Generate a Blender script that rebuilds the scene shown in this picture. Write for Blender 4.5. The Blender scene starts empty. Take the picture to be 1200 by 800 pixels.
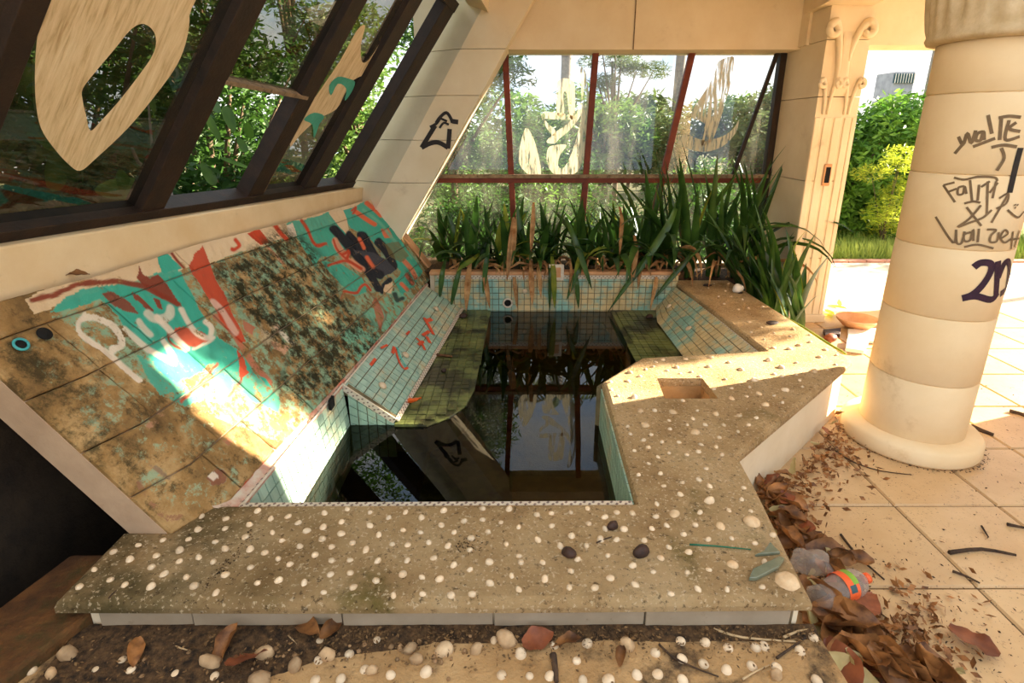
import bpy, bmesh, math, random
import numpy as np
from mathutils import Vector, Matrix, noise
from mathutils.geometry import tessellate_polygon

random.seed(7)
RNG = np.random.default_rng(7)
scene = bpy.context.scene
COL = scene.collection

# ------------------------------------------------------------------ camera
FPX, PITCH, CAMH, PPY = 645.0, math.atan(199 / 645.0), 1.5, 350.0
cam_data = bpy.data.cameras.new('camera')
cam_data.sensor_width = 36.0
cam_data.lens = FPX * 36.0 / 1200.0
cam_data.shift_y = -(400.0 - PPY) / 1200.0
cam_data.clip_start, cam_data.clip_end = 0.05, 300
cam = bpy.data.objects.new('camera', cam_data)
cam.location = (0, 0, CAMH)
cam.rotation_euler = (math.pi / 2 - PITCH, 0, 0)
COL.objects.link(cam)
scene.camera = cam

# ------------------------------------------------------------------ sky, sun, exposure
SUN_AZ, SUN_EL = math.radians(18.0), math.radians(21.0)     # azimuth from +X towards +Y
world = bpy.data.worlds.new('sky')
scene.world = world
world.use_nodes = True
wn, wl = world.node_tree.nodes, world.node_tree.links
wn.clear()
w_out = wn.new('ShaderNodeOutputWorld')
w_bg = wn.new('ShaderNodeBackground')
w_tc = wn.new('ShaderNodeTexCoord')
w_map = wn.new('ShaderNodeMapping'); w_map.inputs['Scale'].default_value = (2.2, 2.2, 4.2)
w_no = wn.new('ShaderNodeTexNoise'); w_no.inputs['Scale'].default_value = 1.6; w_no.inputs['Detail'].default_value = 6
w_no.inputs['Roughness'].default_value = 0.55
w_rp = wn.new('ShaderNodeValToRGB')
w_rp.color_ramp.elements[0].position = 0.40; w_rp.color_ramp.elements[0].color = (0.52, 0.70, 0.94, 1)
w_rp.color_ramp.elements[1].position = 0.58; w_rp.color_ramp.elements[1].color = (1.0, 0.97, 0.92, 1)
w_bg.inputs['Strength'].default_value = 1.35
wl.new(w_tc.outputs['Generated'], w_map.inputs['Vector'])
wl.new(w_map.outputs['Vector'], w_no.inputs['Vector'])
wl.new(w_no.outputs['Fac'], w_rp.inputs['Fac'])
wl.new(w_rp.outputs['Color'], w_bg.inputs['Color'])
wl.new(w_bg.outputs['Background'], w_out.inputs['Surface'])

sun_data = bpy.data.lights.new('sun', 'SUN')
sun_data.energy = 24.0
sun_data.color = (1.0, 0.87, 0.68)
sun_data.angle = math.radians(0.6)
sun = bpy.data.objects.new('sun', sun_data)
sdir = Vector((math.cos(SUN_EL) * math.cos(SUN_AZ), math.cos(SUN_EL) * math.sin(SUN_AZ), math.sin(SUN_EL)))
sun.rotation_euler = sdir.to_track_quat('Z', 'Y').to_euler()
sun.location = sdir * 20
COL.objects.link(sun)

scene.view_settings.view_transform = 'Standard'
scene.view_settings.look = 'None'
scene.view_settings.exposure = 0.62
scene.view_settings.gamma = 1.0
scene.view_settings.use_curve_mapping = False

# ------------------------------------------------------------------ pixel -> place helpers
CF = np.array([0, math.cos(PITCH), -math.sin(PITCH)])
CU = np.array([0, math.sin(PITCH), math.cos(PITCH)])
CR = np.array([1.0, 0, 0]); CC = np.array([0, 0, CAMH])
def ray(x, y): return CR * (x - 600) / FPX + CU * (-(y - PPY) / FPX) + CF
def onz(x, y, z=0.0):
    d = ray(x, y); return CC + d * (z - CAMH) / d[2]
def ony(x, y, Y):
    d = ray(x, y); return CC + d * Y / d[1]
def onp(x, y, p0, n):
    r = ray(x, y); return CC + r * (((np.asarray(p0) - CC) @ n) / (r @ n))
def project(P):
    v = np.asarray(P) - CC
    w = v @ CF
    return 600 + FPX * (v @ CR) / w, PPY - FPX * (v @ CU) / w
def A(*v): return np.array(v, float)
def unit(v): v = np.asarray(v, float); return v / np.linalg.norm(v)
def lerp(a, b, t): return np.asarray(a) * (1 - t) + np.asarray(b) * t
def lin(r, g, b):
    f = lambda c: (c / 255 / 12.92) if c / 255 <= 0.04045 else ((c / 255 + 0.055) / 1.055) ** 2.4
    return (f(r), f(g), f(b), 1.0)

# ------------------------------------------------------------------ mesh builder
class MB:
    def __init__(s): s.v = []; s.f = []
    def add(s, vs, fs):
        o = len(s.v); s.v += [tuple(map(float, p)) for p in vs]; s.f += [tuple(o + i for i in f) for f in fs]; return s
    def box(s, c, size, ax=None):
        ax = np.eye(3) if ax is None else np.asarray(ax, float)
        c = np.asarray(c, float); vs = []
        for dx in (-.5, .5):
            for dy in (-.5, .5):
                for dz in (-.5, .5): vs.append(c + ax[0] * dx * size[0] + ax[1] * dy * size[1] + ax[2] * dz * size[2])
        return s.add(vs, [(0, 1, 3, 2), (4, 6, 7, 5), (0, 4, 5, 1), (2, 3, 7, 6), (0, 2, 6, 4), (1, 5, 7, 3)])
    def bbox(s, x0, x1, y0, y1, z0, z1): return s.box(((x0 + x1) / 2, (y0 + y1) / 2, (z0 + z1) / 2), (x1 - x0, y1 - y0, z1 - z0))
    def hexa(s, low, up):
        """solid between two loops of n points"""
        n = len(low); fs = [tuple(range(n - 1, -1, -1)), tuple(range(n, 2 * n))]
        fs += [(i, (i + 1) % n, n + (i + 1) % n, n + i) for i in range(n)]
        return s.add(list(low) + list(up), fs)
    def bar(s, p, q, w, h, up=(0, 0, 1)):
        p, q = np.asarray(p, float), np.asarray(q, float)
        a = unit(q - p); b = unit(np.cross(a, up)); c = np.cross(b, a)
        return s.box((p + q) / 2, (np.linalg.norm(q - p), w, h), (a, b, c))
    def tube(s, pts, rad, n=7, cap=True):
        pts = [np.asarray(p, float) for p in pts]; m = len(pts)
        rads = rad if hasattr(rad, '__len__') else [rad] * m
        o = len(s.v); up = A(0.13, 0.21, 1.0)
        for i, p in enumerate(pts):
            t = unit(pts[min(i + 1, m - 1)] - pts[max(i - 1, 0)])
            b = np.cross(t, up)
            if np.linalg.norm(b) < 1e-3: b = np.cross(t, A(1, 0, 0))
            b = unit(b); c = np.cross(b, t)
            for k in range(n):
                a = 2 * math.pi * k / n
                s.v.append(tuple(p + rads[i] * (b * math.cos(a) + c * math.sin(a))))
        for i in range(m - 1):
            for k in range(n):
                s.f.append((o + i * n + k, o + i * n + (k + 1) % n, o + (i + 1) * n + (k + 1) % n, o + (i + 1) * n + k))
        if cap:
            s.f.append(tuple(o + k for k in range(n))[::-1]); s.f.append(tuple(o + (m - 1) * n + k for k in range(n)))
        return s
    def lathe(s, prof, c=(0, 0, 0), n=48, mod=None):
        o = len(s.v); c = np.asarray(c, float)
        for (r, z) in prof:
            for k in range(n):
                a = 2 * math.pi * k / n; rr = r * (mod(a, z) if mod else 1)
                s.v.append((c[0] + rr * math.cos(a), c[1] + rr * math.sin(a), c[2] + z))
        for i in range(len(prof) - 1):
            for k in range(n):
                s.f.append((o + i * n + k, o + i * n + (k + 1) % n, o + (i + 1) * n + (k + 1) % n, o + (i + 1) * n + k))
        s.f.append(tuple(o + k for k in range(n))[::-1]); s.f.append(tuple(o + (len(prof) - 1) * n + k for k in range(n)))
        return s
    def poly(s, pts):
        o = len(s.v); s.v += [tuple(map(float, p)) for p in pts]; s.f.append(tuple(range(o, o + len(pts)))); return s
    def ribbon(s, pts, nrms, widths):
        """flat painted stroke along points lying on a surface with given normals"""
        pts = [np.asarray(p, float) for p in pts]; m = len(pts); o = len(s.v)
        for i, p in enumerate(pts):
            t = unit(pts[min(i + 1, m - 1)] - pts[max(i - 1, 0)]); b = unit(np.cross(nrms[i], t))
            s.v.append(tuple(p + b * widths[i] / 2)); s.v.append(tuple(p - b * widths[i] / 2))
        for i in range(m - 1): s.f.append((o + 2 * i, o + 2 * i + 1, o + 2 * i + 3, o + 2 * i + 2))
        return s

def children_world(parent): return np.array(parent['_w']) if parent is not None and '_w' in parent else np.zeros(3)
def obj(name, mb, mat, parent=None, smooth=False, bevel=0, origin=None, kind=None):
    v = np.array(mb.v, float)
    if parent is not None:
        P = WORLD[parent.name]; loc = np.zeros(3) if origin is None else np.asarray(origin) - P
        org = P + loc
    else:
        org = A((v[:, 0].min() + v[:, 0].max()) / 2, (v[:, 1].min() + v[:, 1].max()) / 2, v[:, 2].min()) if origin is None else np.asarray(origin, float)
        loc = org
    me = bpy.data.meshes.new(name)
    me.from_pydata([tuple(p) for p in (v - org)], [], mb.f)
    bm = bmesh.new(); bm.from_mesh(me); bmesh.ops.recalc_face_normals(bm, faces=bm.faces); bm.to_mesh(me); bm.free()
    me.materials.append(mat)
    if smooth:
        me.polygons.foreach_set('use_smooth', [True] * len(me.polygons))
    o = bpy.data.objects.new(name, me); COL.objects.link(o)
    o.location = loc
    if parent is not None: o.parent = parent
    WORLD[o.name] = org
    if bevel:
        b = o.modifiers.new('bevel', 'BEVEL'); b.width = bevel; b.segments = 2; b.limit_method = 'ANGLE'; b.angle_limit = 0.6
    if kind: o['kind'] = kind
    return o
WORLD = {}
def empty(name, loc, label=None, cat=None, group=None, parent=None):
    o = bpy.data.objects.new(name, None); COL.objects.link(o)
    loc = np.asarray(loc, float)
    o.location = loc if parent is None else loc - WORLD[parent.name]
    if parent is not None: o.parent = parent
    o.empty_display_size = 0.1; WORLD[o.name] = loc
    if label: tag(o, label, cat, group)
    return o
def tag(o, label=None, cat=None, group=None, kind=None):
    if label: o['label'] = label
    if cat: o['category'] = cat
    if group: o['group'] = group
    if kind: o['kind'] = kind
    return o
def place(me, name, loc, rot=(0, 0, 0), scale=(1, 1, 1), parent=None, mat=None):
    o = bpy.data.objects.new(name, me); COL.objects.link(o)
    P = WORLD[parent.name] if parent is not None else np.zeros(3)
    o.location = np.asarray(loc, float) - P; o.rotation_euler = rot
    o.scale = scale if hasattr(scale, '__len__') else (scale,) * 3
    if parent is not None: o.parent = parent
    WORLD[o.name] = np.asarray(loc, float)
    return o
def mesh_of(name, mb, mat, smooth=True):
    me = bpy.data.meshes.new(name); me.from_pydata(mb.v, [], mb.f)
    bm = bmesh.new(); bm.from_mesh(me); bmesh.ops.recalc_face_normals(bm, faces=bm.faces); bm.to_mesh(me); bm.free()
    me.materials.append(mat)
    if smooth: me.polygons.foreach_set('use_smooth', [True] * len(me.polygons))
    return me

# ------------------------------------------------------------------ materials
def newmat(name):
    m = bpy.data.materials.new(name); m.use_nodes = True
    nt = m.node_tree; nt.nodes.clear()
    out = nt.nodes.new('ShaderNodeOutputMaterial')
    return m, nt, out
def N(nt, t, **kw):
    n = nt.nodes.new(t)
    for k, v in kw.items():
        if k in n.inputs: n.inputs[k].default_value = v
        else: setattr(n, k, v)
    return n
def pos(nt): return N(nt, 'ShaderNodeNewGeometry').outputs['Position']
def noise_n(nt, scale, detail=6, rough=0.6, vec=None, dist=0.0):
    n = N(nt, 'ShaderNodeTexNoise', Scale=scale, Detail=detail, Roughness=rough, Distortion=dist)
    nt.links.new(vec if vec is not None else pos(nt), n.inputs['Vector']); return n.outputs['Fac']
def ramp(nt, fac, stops):
    r = N(nt, 'ShaderNodeValToRGB'); e = r.color_ramp.elements
    e[0].position, e[0].color = stops[0][0], stops[0][1]
    e[1].position, e[1].color = stops[-1][0], stops[-1][1]
    for p, c in stops[1:-1]:
        k = e.new(p); k.color = c
    nt.links.new(fac, r.inputs['Fac']); return r.outputs['Color']
def step(nt, fac, a, b):
    m = N(nt, 'ShaderNodeMapRange'); m.interpolation_type = 'SMOOTHSTEP'
    m.inputs['From Min'].default_value = a; m.inputs['From Max'].default_value = b
    nt.links.new(fac, m.inputs['Value']); return m.outputs['Result']
def mixc(nt, fac, a, b, mode='MIX'):
    m = N(nt, 'ShaderNodeMix', data_type='RGBA', blend_type=mode)
    if isinstance(fac, (int, float)): m.inputs[0].default_value = fac
    else: nt.links.new(fac, m.inputs[0])
    for sock, v in ((m.inputs[6], a), (m.inputs[7], b)):
        if isinstance(v, tuple): sock.default_value = v
        else: nt.links.new(v, sock)
    return m.outputs[2]
def math_n(nt, op, a, b):
    m = N(nt, 'ShaderNodeMath', operation=op)
    for i, v in enumerate((a, b)):
        if isinstance(v, (int, float)): m.inputs[i].default_value = v
        else: nt.links.new(v, m.inputs[i])
    return m.outputs[0]
def rnd_value(nt, col, amt):
    h = N(nt, 'ShaderNodeHueSaturation')
    oi = N(nt, 'ShaderNodeObjectInfo')
    mr = N(nt, 'ShaderNodeMapRange'); mr.inputs['To Min'].default_value = 1 - amt; mr.inputs['To Max'].default_value = 1 + amt
    nt.links.new(oi.outputs['Random'], mr.inputs['Value']); nt.links.new(mr.outputs['Result'], h.inputs['Value'])
    nt.links.new(col, h.inputs['Color']); return h.outputs['Color']
def finish(nt, out, col, rough=0.8, bump=None, bstr=0.3, bdist=0.01, spec=0.35, **kw):
    b = N(nt, 'ShaderNodeBsdfPrincipled', Roughness=rough)
    b.inputs['Specular IOR Level'].default_value = spec
    if isinstance(col, tuple): b.inputs['Base Color'].default_value = col
    else: nt.links.new(col, b.inputs['Base Color'])
    for k, v in kw.items(): b.inputs[k].default_value = v
    if bump is not None:
        bp = N(nt, 'ShaderNodeBump', Strength=bstr, Distance=bdist)
        nt.links.new(bump, bp.inputs['Height']); nt.links.new(bp.outputs['Normal'], b.inputs['Normal'])
    nt.links.new(b.outputs[0], out.inputs[0]); return b
def simple(name, c1, c2=None, scale=8, rough=0.8, bstr=0.25, bscale=60, rnd=0.0, spec=0.35, dirt=None, **kw):
    """two-tone noise colour with fine relief, optional dirt (colour, scale, lo, hi)"""
    m, nt, out = newmat(name); c2 = c2 or c1
    f = noise_n(nt, scale)
    col = ramp(nt, f, [(0.33, c1), (0.67, c2)])
    if dirt: col = mixc(nt, step(nt, noise_n(nt, dirt[1], 8, 0.7), dirt[2], dirt[3]), col, dirt[0])
    if rnd: col = rnd_value(nt, col, rnd)
    finish(nt, out, col, rough, noise_n(nt, bscale, 5, 0.65), bstr, 0.01, spec, **kw); return m
def leafmat(name, c1, c2, trans=0.35, scale=6, rough=0.5, rnd=0.15, spec=0.3):
    m, nt, out = newmat(name)
    col = rnd_value(nt, ramp(nt, noise_n(nt, scale, 4), [(0.35, c1), (0.65, c2)]), rnd)
    b = N(nt, 'ShaderNodeBsdfPrincipled', Roughness=rough); b.inputs['Specular IOR Level'].default_value = spec
    t = N(nt, 'ShaderNodeBsdfTranslucent')
    nt.links.new(col, b.inputs['Base Color']); nt.links.new(col, t.inputs['Color'])
    mx = N(nt, 'ShaderNodeMixShader'); mx.inputs[0].default_value = trans
    nt.links.new(b.outputs[0], mx.inputs[1]); nt.links.new(t.outputs[0], mx.inputs[2]); nt.links.new(mx.outputs[0], out.inputs[0]); return m
def glassmat(name, tint, dirtcol, lo, hi, amount, gloss=0.12, scale=5):
    m, nt, out = newmat(name)
    tr = N(nt, 'ShaderNodeBsdfTransparent'); tr.inputs[0].default_value = tint
    gl = N(nt, 'ShaderNodeBsdfGlossy', Roughness=0.02)
    fr = N(nt, 'ShaderNodeFresnel', IOR=1.5)
    fac = math_n(nt, 'ADD', fr.outputs[0], gloss)
    m1 = N(nt, 'ShaderNodeMixShader'); nt.links.new(fac, m1.inputs[0]); nt.links.new(tr.outputs[0], m1.inputs[1]); nt.links.new(gl.outputs[0], m1.inputs[2])
    df = N(nt, 'ShaderNodeBsdfDiffuse'); df.inputs[0].default_value = dirtcol
    tl = N(nt, 'ShaderNodeBsdfTranslucent'); tl.inputs[0].default_value = dirtcol
    md = N(nt, 'ShaderNodeMixShader'); md.inputs[0].default_value = 0.5
    nt.links.new(df.outputs[0], md.inputs[1]); nt.links.new(tl.outputs[0], md.inputs[2])
    mp = N(nt, 'ShaderNodeMapping'); mp.inputs['Scale'].default_value = (1, 1, 0.25)
    nt.links.new(pos(nt), mp.inputs['Vector'])
    d = math_n(nt, 'MULTIPLY', step(nt, noise_n(nt, scale, 8, 0.65, mp.outputs[0]), lo, hi), amount)
    m2 = N(nt, 'ShaderNodeMixShader'); nt.links.new(d, m2.inputs[0]); nt.links.new(m1.outputs[0], m2.inputs[1]); nt.links.new(md.outputs[0], m2.inputs[2])
    nt.links.new(m2.outputs[0], out.inputs[0]); return m

MAT = {}
MAT['plaster'] = simple('cream_plaster', lin(220, 198, 162), lin(230, 212, 180), 3, 0.85, 0.12, 45, dirt=(lin(168, 132, 88), 2.6, 0.56, 0.85))
MAT['column'] = simple('column_plaster', lin(224, 194, 148), lin(232, 206, 164), 3, 0.8, 0.08, 40, dirt=(lin(186, 146, 98), 3.1, 0.58, 0.85))
MAT['capital'] = simple('capital_stone', lin(190, 165, 125), lin(214, 192, 155), 14, 0.9, 0.4, 60)
MAT['beam'] = simple('stained_beam', lin(215, 185, 138), lin(226, 202, 160), 4, 0.85, 0.2, 40, dirt=(lin(120, 86, 50), 7, 0.62, 0.85))
MAT['slabside'] = simple('slab_side_plaster', lin(176, 146, 116), lin(196, 166, 134), 6, 0.9, 0.25, 30, dirt=(lin(110, 80, 60), 9, 0.62, 0.8))
MAT['riser'] = simple('white_riser_tile', lin(150, 132, 108), lin(166, 148, 124), 8, 0.5, 0.08, 60, dirt=(lin(130, 110, 84), 24, 0.6, 0.75))
MAT['frame'] = simple('dark_brown_frame', lin(30, 19, 12), lin(50, 32, 19), 12, 0.6, 0.25, 60)
MAT['mullion'] = simple('red_brown_wood', lin(100, 38, 18), lin(126, 54, 26), 10, 0.55, 0.2, 60)
MAT['weathered'] = simple('weathered_timber', lin(120, 98, 74), lin(154, 130, 100), 18, 0.8, 0.4, 60, dirt=(lin(60, 45, 32), 30, 0.52, 0.7))
MAT['terracotta'] = simple('terracotta_lip', lin(196, 138, 92), lin(214, 164, 118), 9, 0.8, 0.25, 50)
MAT['soil'] = simple('dark_soil', lin(34, 24, 14), lin(104, 76, 46), 55, 0.95, 1.0, 90)
MAT['crumb'] = simple('soil_crumb', lin(70, 50, 30), lin(140, 106, 66), 40, 0.95, 0.3, 60)
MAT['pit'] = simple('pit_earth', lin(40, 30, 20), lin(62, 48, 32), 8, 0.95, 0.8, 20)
MAT['stonegrey'] = simple('rubble_stone', lin(120, 104, 78), lin(150, 132, 104), 9, 0.9, 0.5, 30, rnd=0.2)
MAT['grout'] = simple('tile_grout', lin(92, 82, 58), lin(120, 106, 76), 20, 0.9, 0.2, 80)
MAT['floorgrout'] = simple('floor_grout', lin(96, 72, 48), lin(126, 98, 66), 20, 0.95, 0.3, 80)
def brushed():
    m, nt, out = newmat('brushed_cream_paint')
    mp = N(nt, 'ShaderNodeMapping'); mp.inputs['Scale'].default_value = (6, 34, 3); mp.inputs['Rotation'].default_value = (0.35, 0.5, 0.1)
    nt.links.new(pos(nt), mp.inputs['Vector'])
    f = noise_n(nt, 1.6, 6, 0.65, mp.outputs[0], 0.4)
    col = ramp(nt, f, [(0.30, lin(178, 148, 104)), (0.48, lin(214, 188, 146)), (0.7, lin(230, 208, 170))])
    finish(nt, out, col, 0.6, f, 0.35, 0.01, 0.3); return m
MAT['paint_cream'] = brushed()
MAT['paint_teal'] = simple('teal_paint', lin(60, 150, 128), lin(80, 172, 148), 10, 0.5)
MAT['ink'] = simple('faded_marker_ink', lin(104, 82, 56), lin(124, 100, 70), 30, 0.7)
MAT['ink_black'] = simple('black_ink', lin(30, 24, 22), lin(44, 36, 32), 30, 0.6)
MAT['ink_purple'] = simple('purple_spray', lin(38, 16, 36), lin(54, 24, 48), 30, 0.6)
MAT['shell'] = simple('white_shell', lin(206, 176, 138), lin(224, 200, 166), 30, 0.6, 0.1, 120, rnd=0.14)
MAT['shelltan'] = simple('tan_shell', lin(196, 160, 118), lin(222, 192, 150), 40, 0.65, 0.2, 120, rnd=0.15)
MAT['gravel'] = simple('gravel', lin(110, 80, 52), lin(168, 134, 94), 30, 0.85, 0.3, 90, rnd=0.4)
MAT['pebble'] = simple('pebble', lin(160, 126, 88), lin(192, 160, 120), 30, 0.8, 0.3, 90, rnd=0.3)
MAT['nut'] = simple('dark_nut', lin(44, 28, 22), lin(70, 46, 34), 30, 0.6, 0.5, 60, rnd=0.2)
MAT['twig'] = simple('dark_twig', lin(52, 38, 28), lin(86, 64, 44), 40, 0.9, 0.4, 90, rnd=0.2)
MAT['twigpale'] = simple('pale_twig', lin(170, 140, 98), lin(196, 166, 124), 40, 0.9, 0.3, 90)
MAT['bark'] = simple('bark', lin(84, 68, 52), lin(120, 100, 78), 20, 0.95, 0.5, 40)
MAT['palmbark'] = simple('palm_bark', lin(136, 126, 120), lin(170, 158, 150), 14, 0.95, 0.6, 24)
MAT['ground'] = simple('earth_ground', lin(66, 72, 34), lin(110, 100, 58), 1.5, 0.95, 0.3, 12)
MAT['paving'] = simple('sunlit_paving', lin(190, 172, 146), lin(214, 198, 172), 3, 0.9, 0.5, 24, dirt=(lin(140, 116, 88), 12, 0.52, 0.72))
MAT['brickedge'] = simple('brick_edging', lin(180, 120, 96), lin(200, 146, 120), 10, 0.9)
MAT['lawn'] = simple('lawn_earth', lin(104, 122, 44), lin(140, 150, 70), 6, 0.95, 0.5, 40)
MAT['white'] = simple('white_scrap', lin(226, 216, 200), lin(236, 228, 214), 10, 0.6)
MAT['building'] = simple('grey_building', lin(150, 150, 156), lin(178, 178, 182), 4, 0.8)
MAT['seaglass'] = simple('green_grey_glass_shard', lin(92, 98, 78), lin(116, 120, 98), 20, 0.12, 0.05, 50, spec=0.7)
MAT['orange'] = simple('orange_plastic', lin(226, 84, 36), lin(236, 100, 48), 10, 0.35)
MAT['green_print'] = simple('green_print', lin(110, 150, 44), lin(140, 176, 60), 20, 0.4)
MAT['blue_print'] = simple('slate_print', lin(40, 70, 76), lin(56, 88, 92), 20, 0.4)
MAT['hole_shade'] = simple('painted_hole_shade', lin(16, 14, 12), lin(24, 20, 16), 20, 0.9)  # flat black that paints the shade inside holes
MAT['teal_plastic'] = simple('teal_plastic_ring', lin(60, 150, 150), lin(76, 170, 166), 20, 0.4)
MAT['thread'] = simple('green_thread', lin(30, 90, 62), lin(44, 112, 80), 20, 0.6)

MAT['strap'] = leafmat('strap_leaf', lin(36, 66, 24), lin(70, 104, 40), 0.25, 5, 0.35, 0.25, 0.5)
MAT['strap_yellow'] = leafmat('yellowing_strap_leaf', lin(96, 124, 36), lin(160, 160, 60), 0.35, 7, 0.45)
MAT['dryleaf'] = leafmat('dry_strap_leaf', lin(150, 100, 56), lin(206, 160, 108), 0.25, 14, 0.8)
MAT['deadleaf'] = leafmat('dead_brown_leaf', lin(84, 50, 24), lin(168, 112, 60), 0.1, 16, 0.55, 0.3, 0.4)
MAT['deadleaf_red'] = leafmat('dead_red_leaf', lin(112, 58, 34), lin(156, 88, 54), 0.1, 14, 0.5, 0.2, 0.4)
MAT['deadleaf_pale'] = leafmat('dead_pale_leaf', lin(168, 150, 98), lin(190, 170, 120), 0.1, 14, 0.7, 0.15)
MAT['orangeleaf'] = leafmat('orange_leaf', lin(214, 90, 24), lin(234, 116, 40), 0.2, 12, 0.4)
MAT['tree_dark'] = leafmat('tree_leaf_dark', lin(40, 72, 26), lin(80, 118, 44), 0.4, 2.5, 0.5, 0.1)
MAT['tree_mid'] = leafmat('tree_leaf_mid', lin(66, 102, 40), lin(122, 152, 66), 0.4, 1.5, 0.5, 0.15)
MAT['tree_olive'] = leafmat('tree_leaf_olive', lin(74, 92, 50), lin(116, 132, 80), 0.35, 1.5, 0.6, 0.15)
MAT['bush'] = leafmat('bush_leaf', lin(58, 104, 34), lin(128, 168, 62), 0.4, 2.0, 0.45, 0.1)
MAT['bush_yellow'] = leafmat('yellow_green_leaf', lin(150, 170, 40), lin(200, 204, 70), 0.5, 3.0, 0.5, 0.1)
MAT['grass'] = leafmat('grass_blade', lin(120, 146, 50), lin(176, 186, 92), 0.4, 2.0, 0.6, 0.1)

MAT['glass_left'] = glassmat('dirty_tinted_pane', (0.30, 0.28, 0.23, 1), lin(120, 92, 60), 0.40, 0.80, 0.35, 0.06)
MAT['glass_back'] = glassmat('dusty_clear_pane', (0.74, 0.78, 0.80, 1), lin(214, 206, 186), 0.38, 0.85, 0.32, 0.03)

def concrete():
    m, nt, out = newmat('shell_concrete')
    base = ramp(nt, noise_n(nt, 3.5, 8, 0.6), [(0.3, lin(168, 132, 86)), (0.5, lin(204, 168, 118)), (0.72, lin(222, 190, 142))])
    base = mixc(nt, step(nt, noise_n(nt, 2.3, 7, 0.65), 0.56, 0.74), base, lin(112, 100, 44))
    # the green growth is heavier towards the left end of the front edge
    sx = N(nt, 'ShaderNodeSeparateXYZ'); nt.links.new(pos(nt), sx.inputs[0])
    left = step(nt, sx.outputs[0], -0.35, -1.25)
    base = mixc(nt, math_n(nt, 'MULTIPLY', left, step(nt, noise_n(nt, 5, 6), 0.25, 0.6)), base, lin(72, 68, 34))
    base = mixc(nt, math_n(nt, 'MULTIPLY', step(nt, noise_n(nt, 9, 9, 0.75), 0.60, 0.72), 0.7), base, lin(70, 52, 32))
    base = mixc(nt, math_n(nt, 'MULTIPLY', step(nt, noise_n(nt, 95, 3, 0.6), 0.58, 0.66), 0.8), base, lin(236, 212, 170))
    base = mixc(nt, math_n(nt, 'MULTIPLY', step(nt, noise_n(nt, 60, 5, 0.75), 0.44, 0.34), 0.75), base, lin(70, 50, 30))
    base = mixc(nt, math_n(nt, 'MULTIPLY', step(nt, noise_n(nt, 22, 8, 0.8), 0.56, 0.70), 0.6), base, lin(92, 70, 42))
    finish(nt, out, base, 0.92, noise_n(nt, 65, 8, 0.8), 1.0, 0.02, 0.2); return m
MAT['concrete'] = concrete()
MAT['step_concrete'] = simple('step_concrete', lin(160, 122, 76), lin(196, 158, 108), 4, 0.95, 0.8, 60, dirt=(lin(62, 46, 30), 3.2, 0.50, 0.64))
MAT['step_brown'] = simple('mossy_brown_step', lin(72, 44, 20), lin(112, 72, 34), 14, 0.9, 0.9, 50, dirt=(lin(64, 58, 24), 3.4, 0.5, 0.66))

def aqua(name, c1, c2, worn, lo, hi):
    m, nt, out = newmat(name)
    col = ramp(nt, noise_n(nt, 7, 5), [(0.3, c1), (0.7, c2)])
    col = mixc(nt, step(nt, noise_n(nt, 3.3, 8, 0.7), lo, hi), col, worn)
    vo = N(nt, 'ShaderNodeTexWhiteNoise'); sn = N(nt, 'ShaderNodeVectorMath', operation='SNAP'); sn.inputs[1].default_value = (0.05, 0.05, 0.05)
    nt.links.new(pos(nt), sn.inputs[0]); nt.links.new(sn.outputs[0], vo.inputs['Vector'])
    h = N(nt, 'ShaderNodeHueSaturation'); mr = N(nt, 'ShaderNodeMapRange'); mr.inputs['To Min'].default_value = 0.88; mr.inputs['To Max'].default_value = 1.1
    nt.links.new(vo.outputs['Value'], mr.inputs['Value']); nt.links.new(mr.outputs['Result'], h.inputs['Value']); nt.links.new(col, h.inputs['Color'])
    finish(nt, out, h.outputs['Color'], 0.35, noise_n(nt, 30, 4), 0.08, 0.01, 0.4); return m
MAT['aqua'] = aqua('aqua_mosaic', lin(142, 172, 152), lin(164, 190, 168), lin(196, 182, 144), 0.50, 0.64)
MAT['aqua_worn'] = aqua('worn_aqua_mosaic', lin(128, 170, 156), lin(150, 186, 168), lin(206, 182, 132), 0.42, 0.56)
MAT['ledge_tile'] = aqua('algae_green_mosaic', lin(80, 88, 44), lin(122, 126, 70), lin(36, 36, 16), 0.44, 0.60)
MAT['trim'] = simple('trim_mosaic', lin(200, 184, 160), lin(216, 202, 180), 40, 0.5, 0.2, 90)
MAT['trim_dark'] = simple('trim_mosaic_dark', lin(110, 88, 80), lin(140, 116, 104), 40, 0.5, 0.2, 90)

def floor_tile():
    m, nt, out = newmat('cream_floor_tile')
    col = ramp(nt, noise_n(nt, 2.2, 8, 0.65), [(0.3, lin(186, 148, 102)), (0.65, lin(206, 172, 126))])
    col = mixc(nt, math_n(nt, 'MULTIPLY', step(nt, noise_n(nt, 26, 8, 0.75), 0.58, 0.68), 0.75), col, lin(126, 92, 58))
    col = mixc(nt, math_n(nt, 'MULTIPLY', step(nt, noise_n(nt, 120, 3, 0.6), 0.64, 0.70), 0.8), col, lin(84, 58, 36))
    col = rnd_value(nt, col, 0.05)
    finish(nt, out, col, 0.42, noise_n(nt, 25, 5), 0.08, 0.01, 0.45); return m
MAT['floor_tile'] = floor_tile()

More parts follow.
